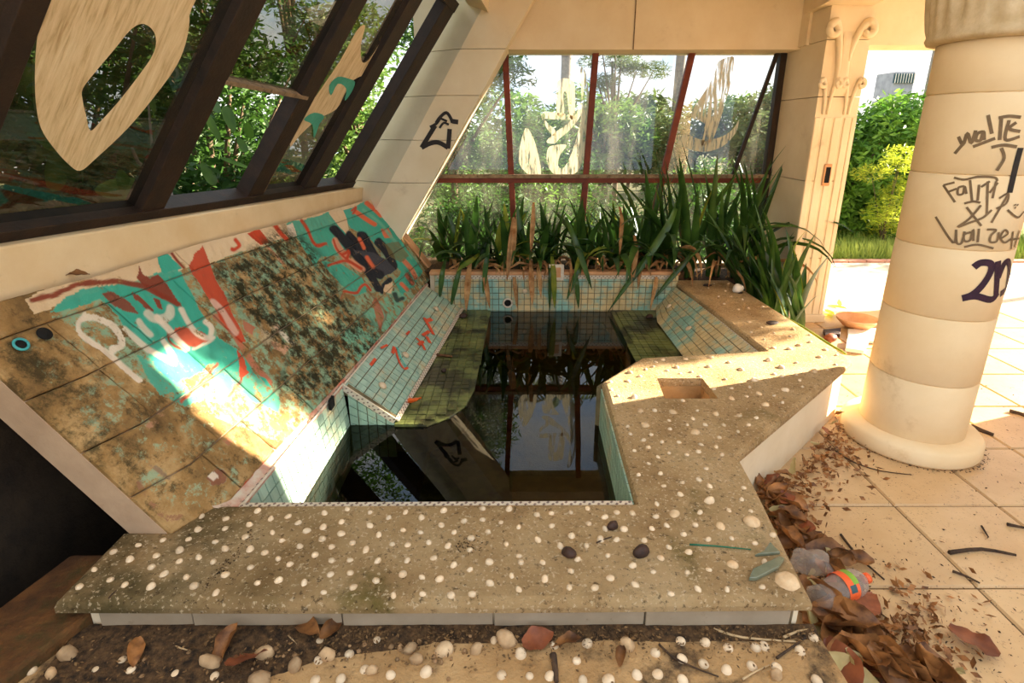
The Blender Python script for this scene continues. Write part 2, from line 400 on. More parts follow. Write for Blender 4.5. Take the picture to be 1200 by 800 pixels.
def water():
    m, nt, out = newmat('still_dark_water')
    tr = N(nt, 'ShaderNodeBsdfTransparent'); tr.inputs[0].default_value = (0.30, 0.28, 0.14, 1)
    gl = N(nt, 'ShaderNodeBsdfGlossy', Roughness=0.0); gl.inputs[0].default_value = (1, 1, 1, 1)
    bp = N(nt, 'ShaderNodeBump', Strength=0.03, Distance=0.01); nt.links.new(noise_n(nt, 4, 2), bp.inputs['Height'])
    fr = N(nt, 'ShaderNodeFresnel', IOR=1.36)
    nt.links.new(bp.outputs[0], fr.inputs['Normal']); nt.links.new(bp.outputs[0], gl.inputs['Normal'])
    mx = N(nt, 'ShaderNodeMixShader'); nt.links.new(fr.outputs[0], mx.inputs[0]); nt.links.new(tr.outputs[0], mx.inputs[1]); nt.links.new(gl.outputs[0], mx.inputs[2])
    nt.links.new(mx.outputs[0], out.inputs[0]); return m
MAT['water'] = water()

def plastic():
    m, nt, out = newmat('clear_plastic')
    tr = N(nt, 'ShaderNodeBsdfTransparent'); tr.inputs[0].default_value = (0.86, 0.84, 0.8, 1)
    b = N(nt, 'ShaderNodeBsdfPrincipled', Roughness=0.12); b.inputs['Base Color'].default_value = lin(206, 190, 176)
    b.inputs['Specular IOR Level'].default_value = 0.8
    lw = N(nt, 'ShaderNodeLayerWeight', Blend=0.35)
    fac = math_n(nt, 'ADD', math_n(nt, 'MULTIPLY', lw.outputs['Facing'], 0.45), 0.16)
    mx = N(nt, 'ShaderNodeMixShader'); nt.links.new(fac, mx.inputs[0]); nt.links.new(tr.outputs[0], mx.inputs[1]); nt.links.new(b.outputs[0], mx.inputs[2])
    nt.links.new(mx.outputs[0], out.inputs[0]); return m
MAT['plastic'] = plastic()

def graffiti_stone():
    m, nt, out = newmat('painted_stone')
    base = ramp(nt, noise_n(nt, 6, 8, 0.7), [(0.28, lin(92, 70, 40)), (0.5, lin(152, 116, 68)), (0.72, lin(200, 164, 110))])
    base = mixc(nt, math_n(nt, 'MULTIPLY', step(nt, noise_n(nt, 15, 9, 0.8), 0.50, 0.62), 0.75), base, lin(62, 50, 26))
    at = N(nt, 'ShaderNodeVertexColor', layer_name='paint')
    wn_ = N(nt, 'ShaderNodeMapRange'); wn_.inputs['From Min'].default_value = 0.30; wn_.inputs['From Max'].default_value = 0.70
    nt.links.new(noise_n(nt, 17, 10, 0.8), wn_.inputs['Value'])
    d_ = math_n(nt, 'SUBTRACT', math_n(nt, 'MULTIPLY', at.outputs['Alpha'], 0.84), wn_.outputs['Result'])
    cover = step(nt, d_, -0.10, 0.12)
    col = mixc(nt, cover, base, at.outputs['Color'])
    ms = N(nt, 'ShaderNodeVertexColor', layer_name='moss')
    sp = N(nt, 'ShaderNodeSeparateColor'); nt.links.new(ms.outputs['Color'], sp.inputs[0])
    mossn = math_n(nt, 'MULTIPLY', sp.outputs[0], step(nt, noise_n(nt, 15, 9, 0.8), 0.42, 0.56))
    mossc = ramp(nt, noise_n(nt, 45, 5, 0.7), [(0.35, lin(30, 28, 12)), (0.62, lin(58, 52, 22)), (0.75, lin(128, 112, 52))])
    col = mixc(nt, mossn, col, mossc)
    finish(nt, out, col, 0.85, noise_n(nt, 38, 8, 0.75), 0.6, 0.012, 0.25); return m
MAT['graffiti'] = graffiti_stone()

# ================================================================== SETTING
EDIR = unit(A(0.102, 0.995, 0)); ENRM = A(0.995, -0.102, 0)        # direction of the left wall
def inset(poly, d):
    """offset a counter-clockwise polygon inwards by d (mitred)"""
    n = len(poly); out = []
    for i in range(n):
        p0, p1, p2 = A(*poly[i - 1][:2]), A(*poly[i][:2]), A(*poly[(i + 1) % n][:2])
        a, b = unit(p1 - p0), unit(p2 - p1)
        na, nb = A(-a[1], a[0]), A(-b[1], b[0])
        m = na + nb; m = m / max(0.35, (1 + na @ nb)) if True else m
        out.append(tuple(p1 + m * d))
    return out
def slab(mb, outer, holes, z0, z1, r):
    """slab with a rounded nose, outer ccw; holes are cut straight through"""
    rings = [(0.012, z0), (0.0, z0 + 0.006), (0.0, z1 - r), (r * 0.3, z1 - r * 0.3), (r, z1)]
    loops = []
    for d, z in rings:
        q = inset(outer, d) if d else [tuple(p[:2]) for p in outer]
        o = len(mb.v); mb.v += [(p[0], p[1], z) for p in q]; loops.append(o)
    n = len(outer)
    for a, b in zip(loops[:-1], loops[1:]):
        for i in range(n): mb.f.append((a + i, a + (i + 1) % n, b + (i + 1) % n, b + i))
    hl = []
    for h in holes:
        o1 = len(mb.v); mb.v += [(p[0], p[1], z1) for p in h]
        o0 = len(mb.v); mb.v += [(p[0], p[1], z0) for p in h]
        for i in range(len(h)): mb.f.append((o1 + i, o1 + (i + 1) % len(h), o0 + (i + 1) % len(h), o0 + i))
        hl.append((o1, o0, len(h)))
    for top in (True, False):
        start = loops[-1] if top else loops[0]
        idx = list(range(start, start + n)); lists = [[Vector(mb.v[i]) for i in idx]]
        for o1, o0, k in hl:
            b = o1 if top else o0
            ids = list(range(b, b + k)); lists.append([Vector(mb.v[i]) for i in ids]); idx += ids
        for t in tessellate_polygon(lists): mb.f.append(tuple(idx[i] for i in t))
    return mb

# ---- ground and floor
g = obj('ground', MB().bbox(-25, 30, -20, 45, -0.75, -0.55), MAT['ground']); g['kind'] = 'structure'
terrain = obj('yard_terrain', MB().bbox(-1.9, 30, 4.95, 45, -0.5, -0.06).bbox(2.6, 30, -6, 4.95, -0.5, -0.06), MAT['ground']); terrain['kind'] = 'structure'
paving = obj('yard_paving', MB().bbox(2.66, 14, 4.42, 6.35, -0.4, -0.012).bbox(5.0, 14, -4, 4.42, -0.4, -0.012), MAT['paving']); paving['kind'] = 'structure'
edging = empty('paving_edging', (5, 6.4, 0)); edging['kind'] = 'structure'
em = mesh_of('brick', MB().box((0, 0, 0), (0.205, 0.10, 0.08)), MAT['brickedge'], False)
for i in range(30): place(em, 'brick', (2.8 + i * 0.215, 6.40, -0.03), (0, 0, RNG.normal(0, 0.02)), 1, edging)

TW = 0.43
floor = obj('floor', MB().bbox(0.0, 5.0, -4.0, 4.42, -0.30, -0.012), MAT['floorgrout']); floor['kind'] = 'structure'
tmb = MB().hexa([(-.5, -.5, -.008), (.5, -.5, -.008), (.5, .5, -.008), (-.5, .5, -.008)],
                [(-.488, -.488, 0), (.488, -.488, 0), (.488, .488, 0), (-.488, .488, 0)])
tme = mesh_of('floor_tile', tmb, MAT['floor_tile'], False)
# joints pass through (1.60, 1.945)
for i in range(-2, 8):
    for j in range(-4, 6):
        cx, cy = 1.60 + (i + 0.5) * TW, 1.945 + (j + 0.5) * TW
        if cy > 4.42: continue
        place(tme, 'floor_tile', (cx, cy, -0.004 + RNG.normal(0, 0.0006)), (0, 0, 0), (TW - 0.008, TW - 0.008, 1), floor)

# ---- back wall: lintel above the windows and the doorway
wall_back = obj('wall_back', MB().bbox(-0.75, 2.3, 4.62, 4.98, 2.085, 2.75).bbox(2.2, 4.2, 4.50, 4.80, 2.10, 2.75).bbox(3.9, 4.2, 4.5, 4.8, -0.1, 2.1), MAT['plaster']); wall_back['kind'] = 'structure'
obj('lintel_joint', MB().bbox(0.93, 0.937, 4.615, 4.63, 2.085, 2.7), MAT['floorgrout'], wall_back)
wall_low = obj('wall_back_low', MB().bbox(-1.5, 2.3, 4.86, 4.98, -0.5, 0.34), MAT['plaster']); wall_low['kind'] = 'structure'

ceil = obj('ceiling', MB().hexa([(-0.35, 1.9, 2.75), (3.75, 1.9, 2.75), (3.75, 5.0, 2.75), (-0.1, 5.0, 2.75)],
                                [(-0.35, 1.9, 2.87), (3.75, 1.9, 2.87), (3.75, 5.0, 2.87), (-0.1, 5.0, 2.87)]), MAT['plaster']); ceil['kind'] = 'structure'

# ---- added wall piece, out of view; it keeps the front of the pool in shade
wr = obj('added_shade_wall', MB().bbox(3.5, 3.75, 0.55, 2.95, -0.1, 2.75), MAT['plaster']); wr['kind'] = 'structure'

# ---- left wall: low sill beam, pit, outer base wall
G0 = A(-1.548, 1.652, 1.205); GM = A(0.68, 0.0, 1.0); GZ = -0.037       # glazing plane: foot, upward direction, fall per metre
GE = unit(A(0.102, 0.995, GZ))
GN = unit(np.cross(GE, GM)); GN = GN if GN[0] > 0 else -GN              # points into the room
def gl(s, t, off=0.0): return G0 + GE * s + GM * t + GN * off
def gpx(x, y, off=0.0):
    return onp(x, y, G0 + GN * off, GN)
def gst(P):
    t = None
    M3 = np.array([GE, GM, GN]).T
    s_, t_, o_ = np.linalg.solve(M3, np.asarray(P) - G0); return s_, t_
bt0, bt1 = A(-1.50, 1.589, 1.170), A(-1.19, 4.66, 1.045)                # top front arris of the beam
bd = unit(bt1 - bt0); bx = A(-0.995, 0.102, 0)
f0, f1 = bt0 - bd * 1.6, bt1 + bd * 0.05
beam = obj('sill_beam', MB().hexa([f0 + A(0, 0, -0.32), f0 + A(0, 0, -0.0), f0 + bx * 0.16 + A(0, 0, 0.02), f0 + bx * 0.16 + A(0, 0, -0.32)],
                                  [f1 + A(0, 0, -0.32), f1 + A(0, 0, -0.0), f1 + bx * 0.16 + A(0, 0, 0.02), f1 + bx * 0.16 + A(0, 0, -0.32)]), MAT['beam'], bevel=0.008)
beam['kind'] = 'structure'
w0, w1 = f0 + bx * 0.05, f1 + bx * 0.05
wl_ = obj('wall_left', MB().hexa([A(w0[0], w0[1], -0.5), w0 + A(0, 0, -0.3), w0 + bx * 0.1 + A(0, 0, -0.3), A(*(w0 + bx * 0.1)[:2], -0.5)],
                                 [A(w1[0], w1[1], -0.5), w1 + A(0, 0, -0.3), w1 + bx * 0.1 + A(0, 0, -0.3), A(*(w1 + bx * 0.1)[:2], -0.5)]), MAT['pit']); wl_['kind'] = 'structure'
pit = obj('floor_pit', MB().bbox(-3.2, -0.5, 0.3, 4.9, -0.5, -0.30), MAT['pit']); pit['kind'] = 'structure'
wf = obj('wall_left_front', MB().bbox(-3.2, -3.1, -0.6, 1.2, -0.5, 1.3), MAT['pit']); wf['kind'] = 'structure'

# ---- leaning corner pillar
LEAN = 0.605
def xr(z): return -0.822 + LEAN * (z - 0.773)
def leanloop(z): x = xr(z); return [(x, 4.37, z), (x - 0.33, 4.37, z), (x - 0.70, 4.62, z), (x - 0.70, 4.84, z), (x, 4.84, z)]
lean = empty('leaning_pillar', (-1.1, 4.6, 0.2)); lean['kind'] = 'structure'
zs = [0.2, 1.10, 1.42, 1.74, 2.06, 2.75]
for a, b in zip(zs[:-1], zs[1:]):
    obj('pillar_block', MB().hexa(leanloop(a), leanloop(b - 0.004)), MAT['plaster'], lean)
# roof beam over the slanted glazing
rb0, rb1 = gl(-1.4, 1.24), gl(2.98, 1.24)
ro = A(0.26, 0, 0)
rbm = MB().hexa([rb0 + A(0.10, 0, 0.02), rb0 + ro + A(0, 0, -0.05), rb0 + ro + A(0, 0, 0.5), rb0 + A(-0.2, 0, 0.5)],
                [rb1 + A(0.10, 0, 0.02), rb1 + ro + A(0, 0, -0.05), rb1 + ro + A(0, 0, 0.5), rb1 + A(-0.2, 0, 0.5)])
rbo = obj('trim_roof_beam', rbm, MAT['plaster']); rbo['kind'] = 'structure'

# ---- slanted glazing (window_1)
win1 = empty('window_1', gl(0.5, 0)); win1['kind'] = 'structure'
def s_at(px, py): return gst(gpx(px, py))[0]
S_A = s_at(14, 44); S_B0, S_B1 = s_at(156, 250), s_at(184, 246); S_C0, S_C1 = s_at(282, 234), s_at(300, 231)
S_D0, S_D1 = s_at(352, 219), s_at(368, 216); S_E0, S_E1 = s_at(398, 213), s_at(412, 212)
GT = 1.24
def gbar(name, s0, s1, t0, t1, off0, off1, mat):
    lo = [gl(s0, t0, off0), gl(s1, t0, off0), gl(s1, t1, off0), gl(s0, t1, off0)]
    up = [gl(s0, t0, off1), gl(s1, t0, off1), gl(s1, t1, off1), gl(s0, t1, off1)]
    return obj(name, MB().hexa(lo, up), mat, win1, bevel=0.003)
for s0, s1 in ((S_A - 0.035, S_A + 0.035), (S_B0, S_B1), (S_C0, S_C1), (S_D0, S_D1), (S_E0, S_E1)):
    gbar('mullion', s0, s1, -0.01, GT, -0.05, 0.025, MAT['frame'])
gbar('mullion', S_A - 0.86, S_A - 0.79, -0.01, GT, -0.05, 0.025, MAT['frame'])
gbar('sill_rail', S_A - 1.0, S_E1, -0.03, 0.02, -0.05, 0.035, MAT['frame'])
gbar('head_rail', S_A - 1.0, S_E1, GT - 0.03, GT + 0.03, -0.05, 0.03, MAT['frame'])
def gpane(s0, s1, t0, t1, off=-0.008):
    lo = [gl(s0, t0, off), gl(s1, t0, off), gl(s1, t1, off), gl(s0, t1, off)]
    return obj('pane', MB().poly(lo), MAT['glass_left'], win1)
tb = gst(gpx(262, 96))[1]
gpane(S_A - 0.79, S_A - 0.035, 0.02, GT)
pane_b = gpane(S_A + 0.035, S_B0, 0.02, GT)
pane_c = gpane(S_B1, S_C0, tb, GT)
pane_d = gpane(S_C1, S_D0, 0.02, GT)
# the snapped glazing bar across the broken pane
q0, q1 = gpx(258, 92), gpx(356, 112)
obj('broken_bar', MB().bar(q0, q1, 0.02, 0.055, GN), MAT['weathered'], win1, bevel=0.003)
# rough edging of weathered putty next to the third pane
obj('putty_strip', MB().hexa([gl(S_C1, 0.02, -0.004), gl(S_C1 + 0.035, 0.02, -0.004), gl(S_C1 + 0.02, GT, -0.004), gl(S_C1, GT, -0.004)],
                             [gl(S_C1, 0.02, 0.012), gl(S_C1 + 0.035, 0.02, 0.012), gl(S_C1 + 0.02, GT, 0.012), gl(S_C1, GT, 0.012)]), MAT['weathered'], win1)
def paint_poly(outer, hole, parent, mat, fn, name='painted_stroke'):
    mb = MB(); lists = [[Vector((p[0], p[1], 0)) for p in outer]] + ([[Vector((p[0], p[1], 0)) for p in hole]] if hole else [])
    pts = list(outer) + (list(hole) if hole else [])
    mb.v = [tuple(fn(*p)) for p in pts]
    mb.f = [tuple(t) for t in tessellate_polygon(lists)]
    return obj(name, mb, mat, parent)
def smooth_loop(pts, k=4, closed=True):
    out = []; n = len(pts)
    rng = range(n) if closed else range(n - 1)
    for i in rng:
        p0, p1, p2, p3 = (A(*pts[(i + d) % n]) if closed else A(*pts[min(max(i + d, 0), n - 1)]) for d in (-1, 0, 1, 2))
        for j in range(k):
            t = j / k
            out.append(tuple(0.5 * ((2 * p1) + (-p0 + p2) * t + (2 * p0 - 5 * p1 + 4 * p2 - p3) * t * t + (-p0 + 3 * p1 - 3 * p2 + p3) * t ** 3)))
    if not closed: out.append(tuple(map(float, pts[-1])))
    return out
paint_poly(smooth_loop([(52, -14), (44, 40), (41, 80), (42, 120), (48, 150), (62, 172), (80, 192), (94, 200), (112, 186), (150, 150), (185, 108), (208, 75), (219, 45), (222, 18), (216, -14)]),
           smooth_loop([(97, 104), (112, 84), (134, 58), (152, 36), (166, 28), (178, 34), (183, 48), (178, 66), (160, 92), (138, 120), (118, 142), (106, 153), (101, 136), (97, 118)]),
           pane_b, MAT['paint_cream'], lambda x, y: gpx(x, y, -0.004))
fn = lambda x, y: gpx(x, y, -0.004)
paint_poly(smooth_loop([(418, 36), (428, 30), (423, 52), (424, 72), (432, 70), (447, 48), (444, 60), (432, 84), (414, 94), (404, 110), (394, 128), (372, 140), (352, 158), (340, 172), (346, 150), (372, 110), (398, 72)], 3), None, pane_d, MAT['paint_cream'], fn)
paint_poly(smooth_loop([(386, 100), (396, 90), (408, 92), (416, 96), (412, 108), (404, 118), (406, 104), (396, 98), (388, 112)], 3), None, pane_d, MAT['paint_teal'], lambda x, y: gpx(x, y, -0.002))
paint_poly(smooth_loop([(368, 132), (380, 136), (374, 146), (368, 162), (366, 146), (356, 140)], 3), None, pane_d, MAT['paint_teal'], lambda x, y: gpx(x, y, -0.002))

# ---- back windows (window_2)
WY = 4.86
win2 = empty('window_2', (0.8, WY, 0.5)); win2['kind'] = 'structure'
def wy(x, y): return ony(x, y, WY)
ztop, ztr, zbot = 2.12, wy(595, 211)[2], 0.34
def wbar(name, p, q, w, d, mat): return obj(name, MB().bar(p, q, w, d, (0, 1, 0)), mat, win2, bevel=0.003)
m1t, m1b = wy(594, 60), wy(600, 232); m1x = -0.035
def xz(pa, pb):            # bar through two photo points, continued to top and bottom
    a, b = wy(*pa), wy(*pb)
    k = (b[0] - a[0]) / (b[2] - a[2])
    return lambda z: a[0] + k * (z - a[2])
fx = [xz((592, 62), (600, 225)), xz((698, 62), (686, 212)), xz((811, 62), (783, 180)), xz((911, 60), (862, 195)), xz((928, 62), (905, 225))]
for i, fun in enumerate(fx[:3]):
    zb = (zbot, zbot, zbot)[i]
    wbar('mullion', A(fun(zb), WY, zb), A(fun(ztop), WY, ztop), 0.05, 0.045, MAT['mullion'])
wbar('brace_rod', A(fx[3](ztr - 0.05), WY - 0.01, ztr - 0.05), A(fx[3](ztop), WY - 0.01, ztop), 0.03, 0.03, MAT['frame'])
wbar('end_post', A(2.205, WY, zbot), A(2.215, WY, ztop), 0.085, 0.07, MAT['frame'])
wbar('transom', A(-1.3, WY, ztr), A(2.2, WY, ztr), 0.045, 0.05, MAT['mullion'])
wbar('transom_ledge', A(-1.3, WY - 0.02, ztr + 0.035), A(2.2, WY - 0.02, ztr + 0.035), 0.03, 0.05, MAT['weathered'])
def wpane(fa, fb, z0, z1):
    return obj('pane', MB().poly([(fa(z0), WY + 0.01, z0), (fb(z0), WY + 0.01, z0), (fb(z1), WY + 0.01, z1), (fa(z1), WY + 0.01, z1)]), MAT['glass_back'], win2)
edgeL = lambda z: xr(z) - 0.25
edges = [edgeL] + fx[:3] + [lambda z: 2.2]
wp = []
for k in range(4):
    wp.append(wpane(edges[k], edges[k + 1], ztr, ztop)); wpane(edges[k], edges[k + 1], zbot, ztr)
def stroke(poly, pane, mat=None): paint_poly(smooth_loop(poly, 3), None, pane, mat or MAT['paint_smear'], lambda x, y: ony(x, y, WY + 0.005))
m_, nt_, out_ = newmat('smeared_cream_paint')
_tr = N(nt_, 'ShaderNodeBsdfTransparent'); _d = N(nt_, 'ShaderNodeBsdfDiffuse'); _t = N(nt_, 'ShaderNodeBsdfTranslucent')
_d.inputs[0].default_value = lin(244, 226, 190); _t.inputs[0].default_value = lin(244, 228, 194)
_m1 = N(nt_, 'ShaderNodeMixShader'); _m1.inputs[0].default_value = 0.7; nt_.links.new(_d.outputs[0], _m1.inputs[1]); nt_.links.new(_t.outputs[0], _m1.inputs[2])
_mp = N(nt_, 'ShaderNodeMapping'); _mp.inputs['Scale'].default_value = (1, 1, 0.12); nt_.links.new(pos(nt_), _mp.inputs[0])
_f = step(nt_, noise_n(nt_, 45, 4, 0.6, _mp.outputs[0]), 0.34, 0.56)
_m2 = N(nt_, 'ShaderNodeMixShader'); nt_.links.new(_f, _m2.inputs[0]); nt_.links.new(_tr.outputs[0], _m2.inputs[1]); nt_.links.new(_m1.outputs[0], _m2.inputs[2])
nt_.links.new(_m2.outputs[0], out_.inputs[0]); MAT['paint_smear'] = m_
stroke([(652, 102), (656, 93), (665, 92), (673, 97), (674, 118), (673, 136), (668, 138), (664, 110), (660, 110), (661, 134), (653, 134)], wp[1])
stroke([(634, 134), (652, 132), (672, 136), (672, 140), (650, 140), (638, 140), (652, 154), (646, 158)], wp[1])
stroke([(680, 82), (685, 82), (689, 98), (690, 130), (687, 170), (682, 192), (674, 203), (660, 206), (648, 203), (641, 190), (642, 174), (650, 170), (664, 170), (656, 182), (654, 194), (660, 197), (668, 184), (676, 160), (682, 128)], wp[1])
stroke([(640, 166), (652, 154), (664, 146), (676, 132), (681, 120), (681, 134), (668, 152), (656, 162), (650, 168)], wp[1])
stroke([(608, 190), (612, 160), (618, 150), (628, 170), (634, 204), (622, 206)], wp[1])
stroke([(842, 72), (858, 66), (860, 74), (856, 98), (849, 124), (842, 146), (834, 165), (822, 170), (826, 145), (809, 135), (828, 104), (838, 84)], wp[3])
stroke([(786, 160), (806, 158), (824, 164), (846, 160), (860, 150), (866, 140), (862, 156), (846, 172), (824, 178), (800, 172)], wp[3])

# ---- square pilaster by the doorway
pil = empty('pilaster', (2.37, 4.5, 0)); pil['kind'] = 'structure'
obj('plinth', MB().bbox(2.205, 2.545, 4.23, 4.92, -0.02, 0.055), MAT['plaster'], pil, bevel=0.006)
for a, b in ((0.05, 0.52), (0.525, 1.12), (1.125, 1.72), (1.725, 2.10), (2.105, 2.75)):
    obj('shaft_block', MB().bbox(2.222, 2.530, 4.252, 4.90, a, b), MAT['plaster'], pil)
for xc, w in ((2.245, 0.045), (2.318, 0.055), (2.392, 0.055), (2.465, 0.05), (2.512, 0.034)):
    obj('flute_ridge', MB().bbox(xc - w / 2, xc + w / 2, 4.243, 4.256, 0.06, 1.58), MAT['plaster'], pil, bevel=0.006)
def scroll(c, r, turn, s, w):
    pts = []; rad = []
    for i in range(22):
        u = i / 21; a = turn + s * u * 4.6; rr = r * (1 - 0.72 * u)
        pts.append(A(c[0] + rr * math.cos(a), c[1] - 0.012 * u, c[2] + rr * math.sin(a))); rad.append(w * (1 - 0.35 * u))
    return pts, rad
def leafscroll(x0, z0, x1, z1, r, s, w):
    """stem rising from (x0,z0) and ending in a scroll hung at (x1,z1)"""
    c = A(x1, 4.235, z1 - r); pts, rad = scroll(c, r, math.pi / 2, s, w)
    stem = [lerp(A(x0, 4.245, z0), A(lerp(x0, pts[0][0], 0.7), 4.235, z1 - 0.02), t) for t in np.linspace(0, 1, 7)]
    stem = [A(x0 + (pts[0][0] - x0) * t ** 1.8, 4.245 - 0.008 * t, z0 + (z1 - z0) * (1 - (1 - t) ** 1.3)) for t in np.linspace(0, 0.97, 8)]
    mb = MB().tube(stem + pts, [w * (0.5 + 0.5 * i / 8) for i in range(8)] + rad, 8); return mb
for x0, z0, x1, z1, r, s, w in ((2.335, 1.80, 2.262, 2.215, 0.056, 1, 0.030), (2.395, 1.96, 2.490, 2.215, 0.056, -1, 0.030),
                                (2.275, 1.60, 2.238, 1.84, 0.034, 1, 0.018), (2.305, 1.60, 2.340, 1.84, 0.034, -1, 0.018),
                                (2.430, 1.60, 2.398, 1.84, 0.034, 1, 0.018), (2.460, 1.60, 2.508, 1.84, 0.034, -1, 0.018)):
    obj('volute', leafscroll(x0, z0, x1, z1, r, s, w), MAT['plaster'], pil, smooth=True)
obj('acanthus_leaf', MB().hexa([(2.30, 4.25, 1.72), (2.43, 4.25, 1.72), (2.40, 4.25, 2.16), (2.33, 4.25, 2.16)],
                               [(2.325, 4.225, 1.78), (2.405, 4.225, 1.78), (2.385, 4.235, 2.10), (2.345, 4.235, 2.10)]), MAT['plaster'], pil, bevel=0.01)
sc = ony(969, 205, 4.238)
sw = obj('socket_recess', MB().box(sc, (0.058, 0.012, 0.16)), MAT['terracotta'], pil, bevel=0.012)
obj('socket_hole', MB().box(sc + A(0.002, -0.006, 0), (0.036, 0.006, 0.115)), MAT['hole_shade'], sw, bevel=0.002)  # solid black piece drawn as the shaded inside of the socket

# ---- round column
CX, CY = 2.018, 2.483
colm = empty('round_column', (CX, CY, 0)); colm['kind'] = 'structure'
colm['label'] = 'round cream plaster column with stacked drums and graffiti tags'
obj('base_ring', MB().lathe([(0.296, 0), (0.302, 0.012), (0.300, 0.066), (0.285, 0.084), (0.22, 0.088)], (CX, CY, 0), 64), MAT['column'], colm, smooth=True, bevel=0)
zj = [0.084] + [ony(px, py, 2.5)[2] for px, py in ((1020, 430), (1035, 358), (1050, 282), (1069, 201), (1087, 111))] + [1.84]
def sr(z): return 0.2225 - 0.003 * z
for a, b in zip(zj[:-1], zj[1:]):
    g_ = 0.0025
    obj('column_drum', MB().lathe([(sr(a) - 0.006, a), (sr(a), a + 0.006), (sr(b), b - 0.006), (sr(b) - 0.006, b)], (CX, CY, 0), 72), MAT['column'], colm, smooth=True)
capm = lambda a, z: 1 + (0.035 * abs(math.sin(a * 9)) + 0.02 * math.sin(a * 27)) * min(1, max(0, (z - 1.875) / 0.06))
obj('capital', MB().lathe([(0.225, 1.838), (0.255, 1.845), (0.262, 1.86), (0.258, 1.876), (0.262, 1.90), (0.265, 1.96), (0.275, 2.04), (0.30, 2.12), (0.345, 2.20), (0.35, 2.24)], (CX, CY, 0), 216, capm), MAT['capital'], colm, smooth=True)
obj('abacus', MB().bbox(CX - 0.36, CX + 0.36, CY - 0.36, CY + 0.36, 2.24, 2.32), MAT['capital'], colm, bevel=0.01)
arch = obj('trim_architrave', MB().hexa([(CX - 0.18, CY - 0.3, 2.32), (CX + 0.18, CY - 0.3, 2.32), (2.56, 4.6, 2.32), (2.2, 4.6, 2.32)],
                                        [(CX - 0.18, CY - 0.3, 2.75), (CX + 0.18, CY - 0.3, 2.75), (2.56, 4.6, 2.75), (2.2, 4.6, 2.75)]), MAT['plaster']); arch['kind'] = 'structure'
def oncol(x, y, off=0.0012):
    d = ray(x, y); r = 0.222 + off
    a = d[0] ** 2 + d[1] ** 2; b = -2 * (d[0] * CX + d[1] * CY); c = CX ** 2 + CY ** 2 - r * r
    disc = max(b * b - 4 * a * c, 0); t = (-b - math.sqrt(disc)) / (2 * a); P = CC + d * t
    r2 = sr(P[2]) + off; n = unit(A(P[0] - CX, P[1] - CY, 0))
    return A(CX + n[0] * r2, CY + n[1] * r2, P[2]), n
def col_strokes(strokes, ox, oy, k, wpx, mat, name):
    mb = MB()
    for i_, st in enumerate(strokes):
        pts = smooth_loop(st, 5, False); P = []; Nn = []
        for (x, y) in pts:
            p, n = oncol(ox + x / k, oy + y / k, 0.0012 + 0.0001 * i_); P.append(p); Nn.append(n)
        mb.ribbon(P, Nn, [wpx * 0.0046] * len(P))
    return obj(name, mb, mat, colm)
col_strokes([[(955, 540), (990, 500)], [(968, 480), (985, 508), (1000, 468), (1014, 503), (1030, 458)], [(1056, 462), (1036, 470), (1030, 492), (1048, 492), (1058, 462), (1060, 492)],
             [(1074, 404), (1088, 470)], [(1020, 516), (1100, 486)], [(1122, 412), (1116, 492)], [(1112, 414), (1150, 408), (1192, 412)], [(1150, 422), (1136, 490), (1188, 480)],
             [(1176, 430), (1150, 452), (1190, 462)], [(1086, 518), (1130, 510), (1178, 516)], [(1122, 520), (1132, 556), (1106, 600)]], 800, 0, 3, 2.6, MAT['ink'], 'marker_tag')
col_strokes([[(725, 285), (795, 385)], [(725, 285), (792, 268)], [(760, 322), (805, 305)], [(788, 240), (850, 252), (930, 236), (1030, 240), (1046, 262)],
             [(850, 290), (815, 300), (812, 338), (842, 334), (852, 292), (862, 336)], [(884, 255), (896, 375)], [(938, 282), (930, 375)], [(990, 262), (984, 462)], [(950, 296), (1002, 262)],
             [(1040, 262), (1018, 362)], [(1000, 330), (1050, 270)], [(1112, 338), (1012, 505)], [(1058, 362), (1112, 334), (1100, 392), (1040, 422)], [(1108, 430), (1168, 474), (1205, 440)],
             [(850, 392), (905, 380), (946, 388)], [(864, 414), (952, 524)], [(950, 402), (880, 482), (812, 530), (880, 506), (960, 476), (1014, 430)],
             [(680, 470), (784, 622), (802, 556)], [(802, 545), (806, 622), (836, 622), (852, 556)], [(890, 560), (850, 575), (852, 612), (886, 606), (904, 545), (905, 612)],
             [(938, 540), (930, 620)], [(985, 545), (1040, 548), (1010, 580), (1006, 618), (1046, 612), (1056, 560)], [(1064, 600), (1110, 570), (1092, 548), (1066, 590), (1090, 622), (1130, 600)],
             [(1142, 556), (1130, 660)], [(1180, 550), (1150, 648)], [(1130, 606), (1180, 596)], [(850, 648), (930, 634), (1024, 656)], [(1150, 398), (1154, 404)], [(1166, 398), (1170, 404)], [(1152, 414), (1156, 420)]], 960, 160, 5, 1.9, MAT['ink'], 'marker_tag')
col_strokes([[(1186, 66), (1160, 160), (1120, 330)]], 960, 160, 5, 5.2, MAT['ink_black'], 'marker_tag')
col_strokes([[(908, 66), (950, 40), (1008, 46), (1006, 96), (960, 170), (900, 226), (840, 248)], [(838, 248), (920, 236), (1010, 256), (1052, 214)], [(1052, 30), (1046, 130), (1040, 232)],
             [(1052, 130), (1086, 50), (1112, 34), (1118, 80), (1096, 190), (1064, 224)], [(1150, 20), (1110, 150), (1090, 236)]], 960, 300, 5, 6.4, MAT['ink_purple'], 'spray_number')
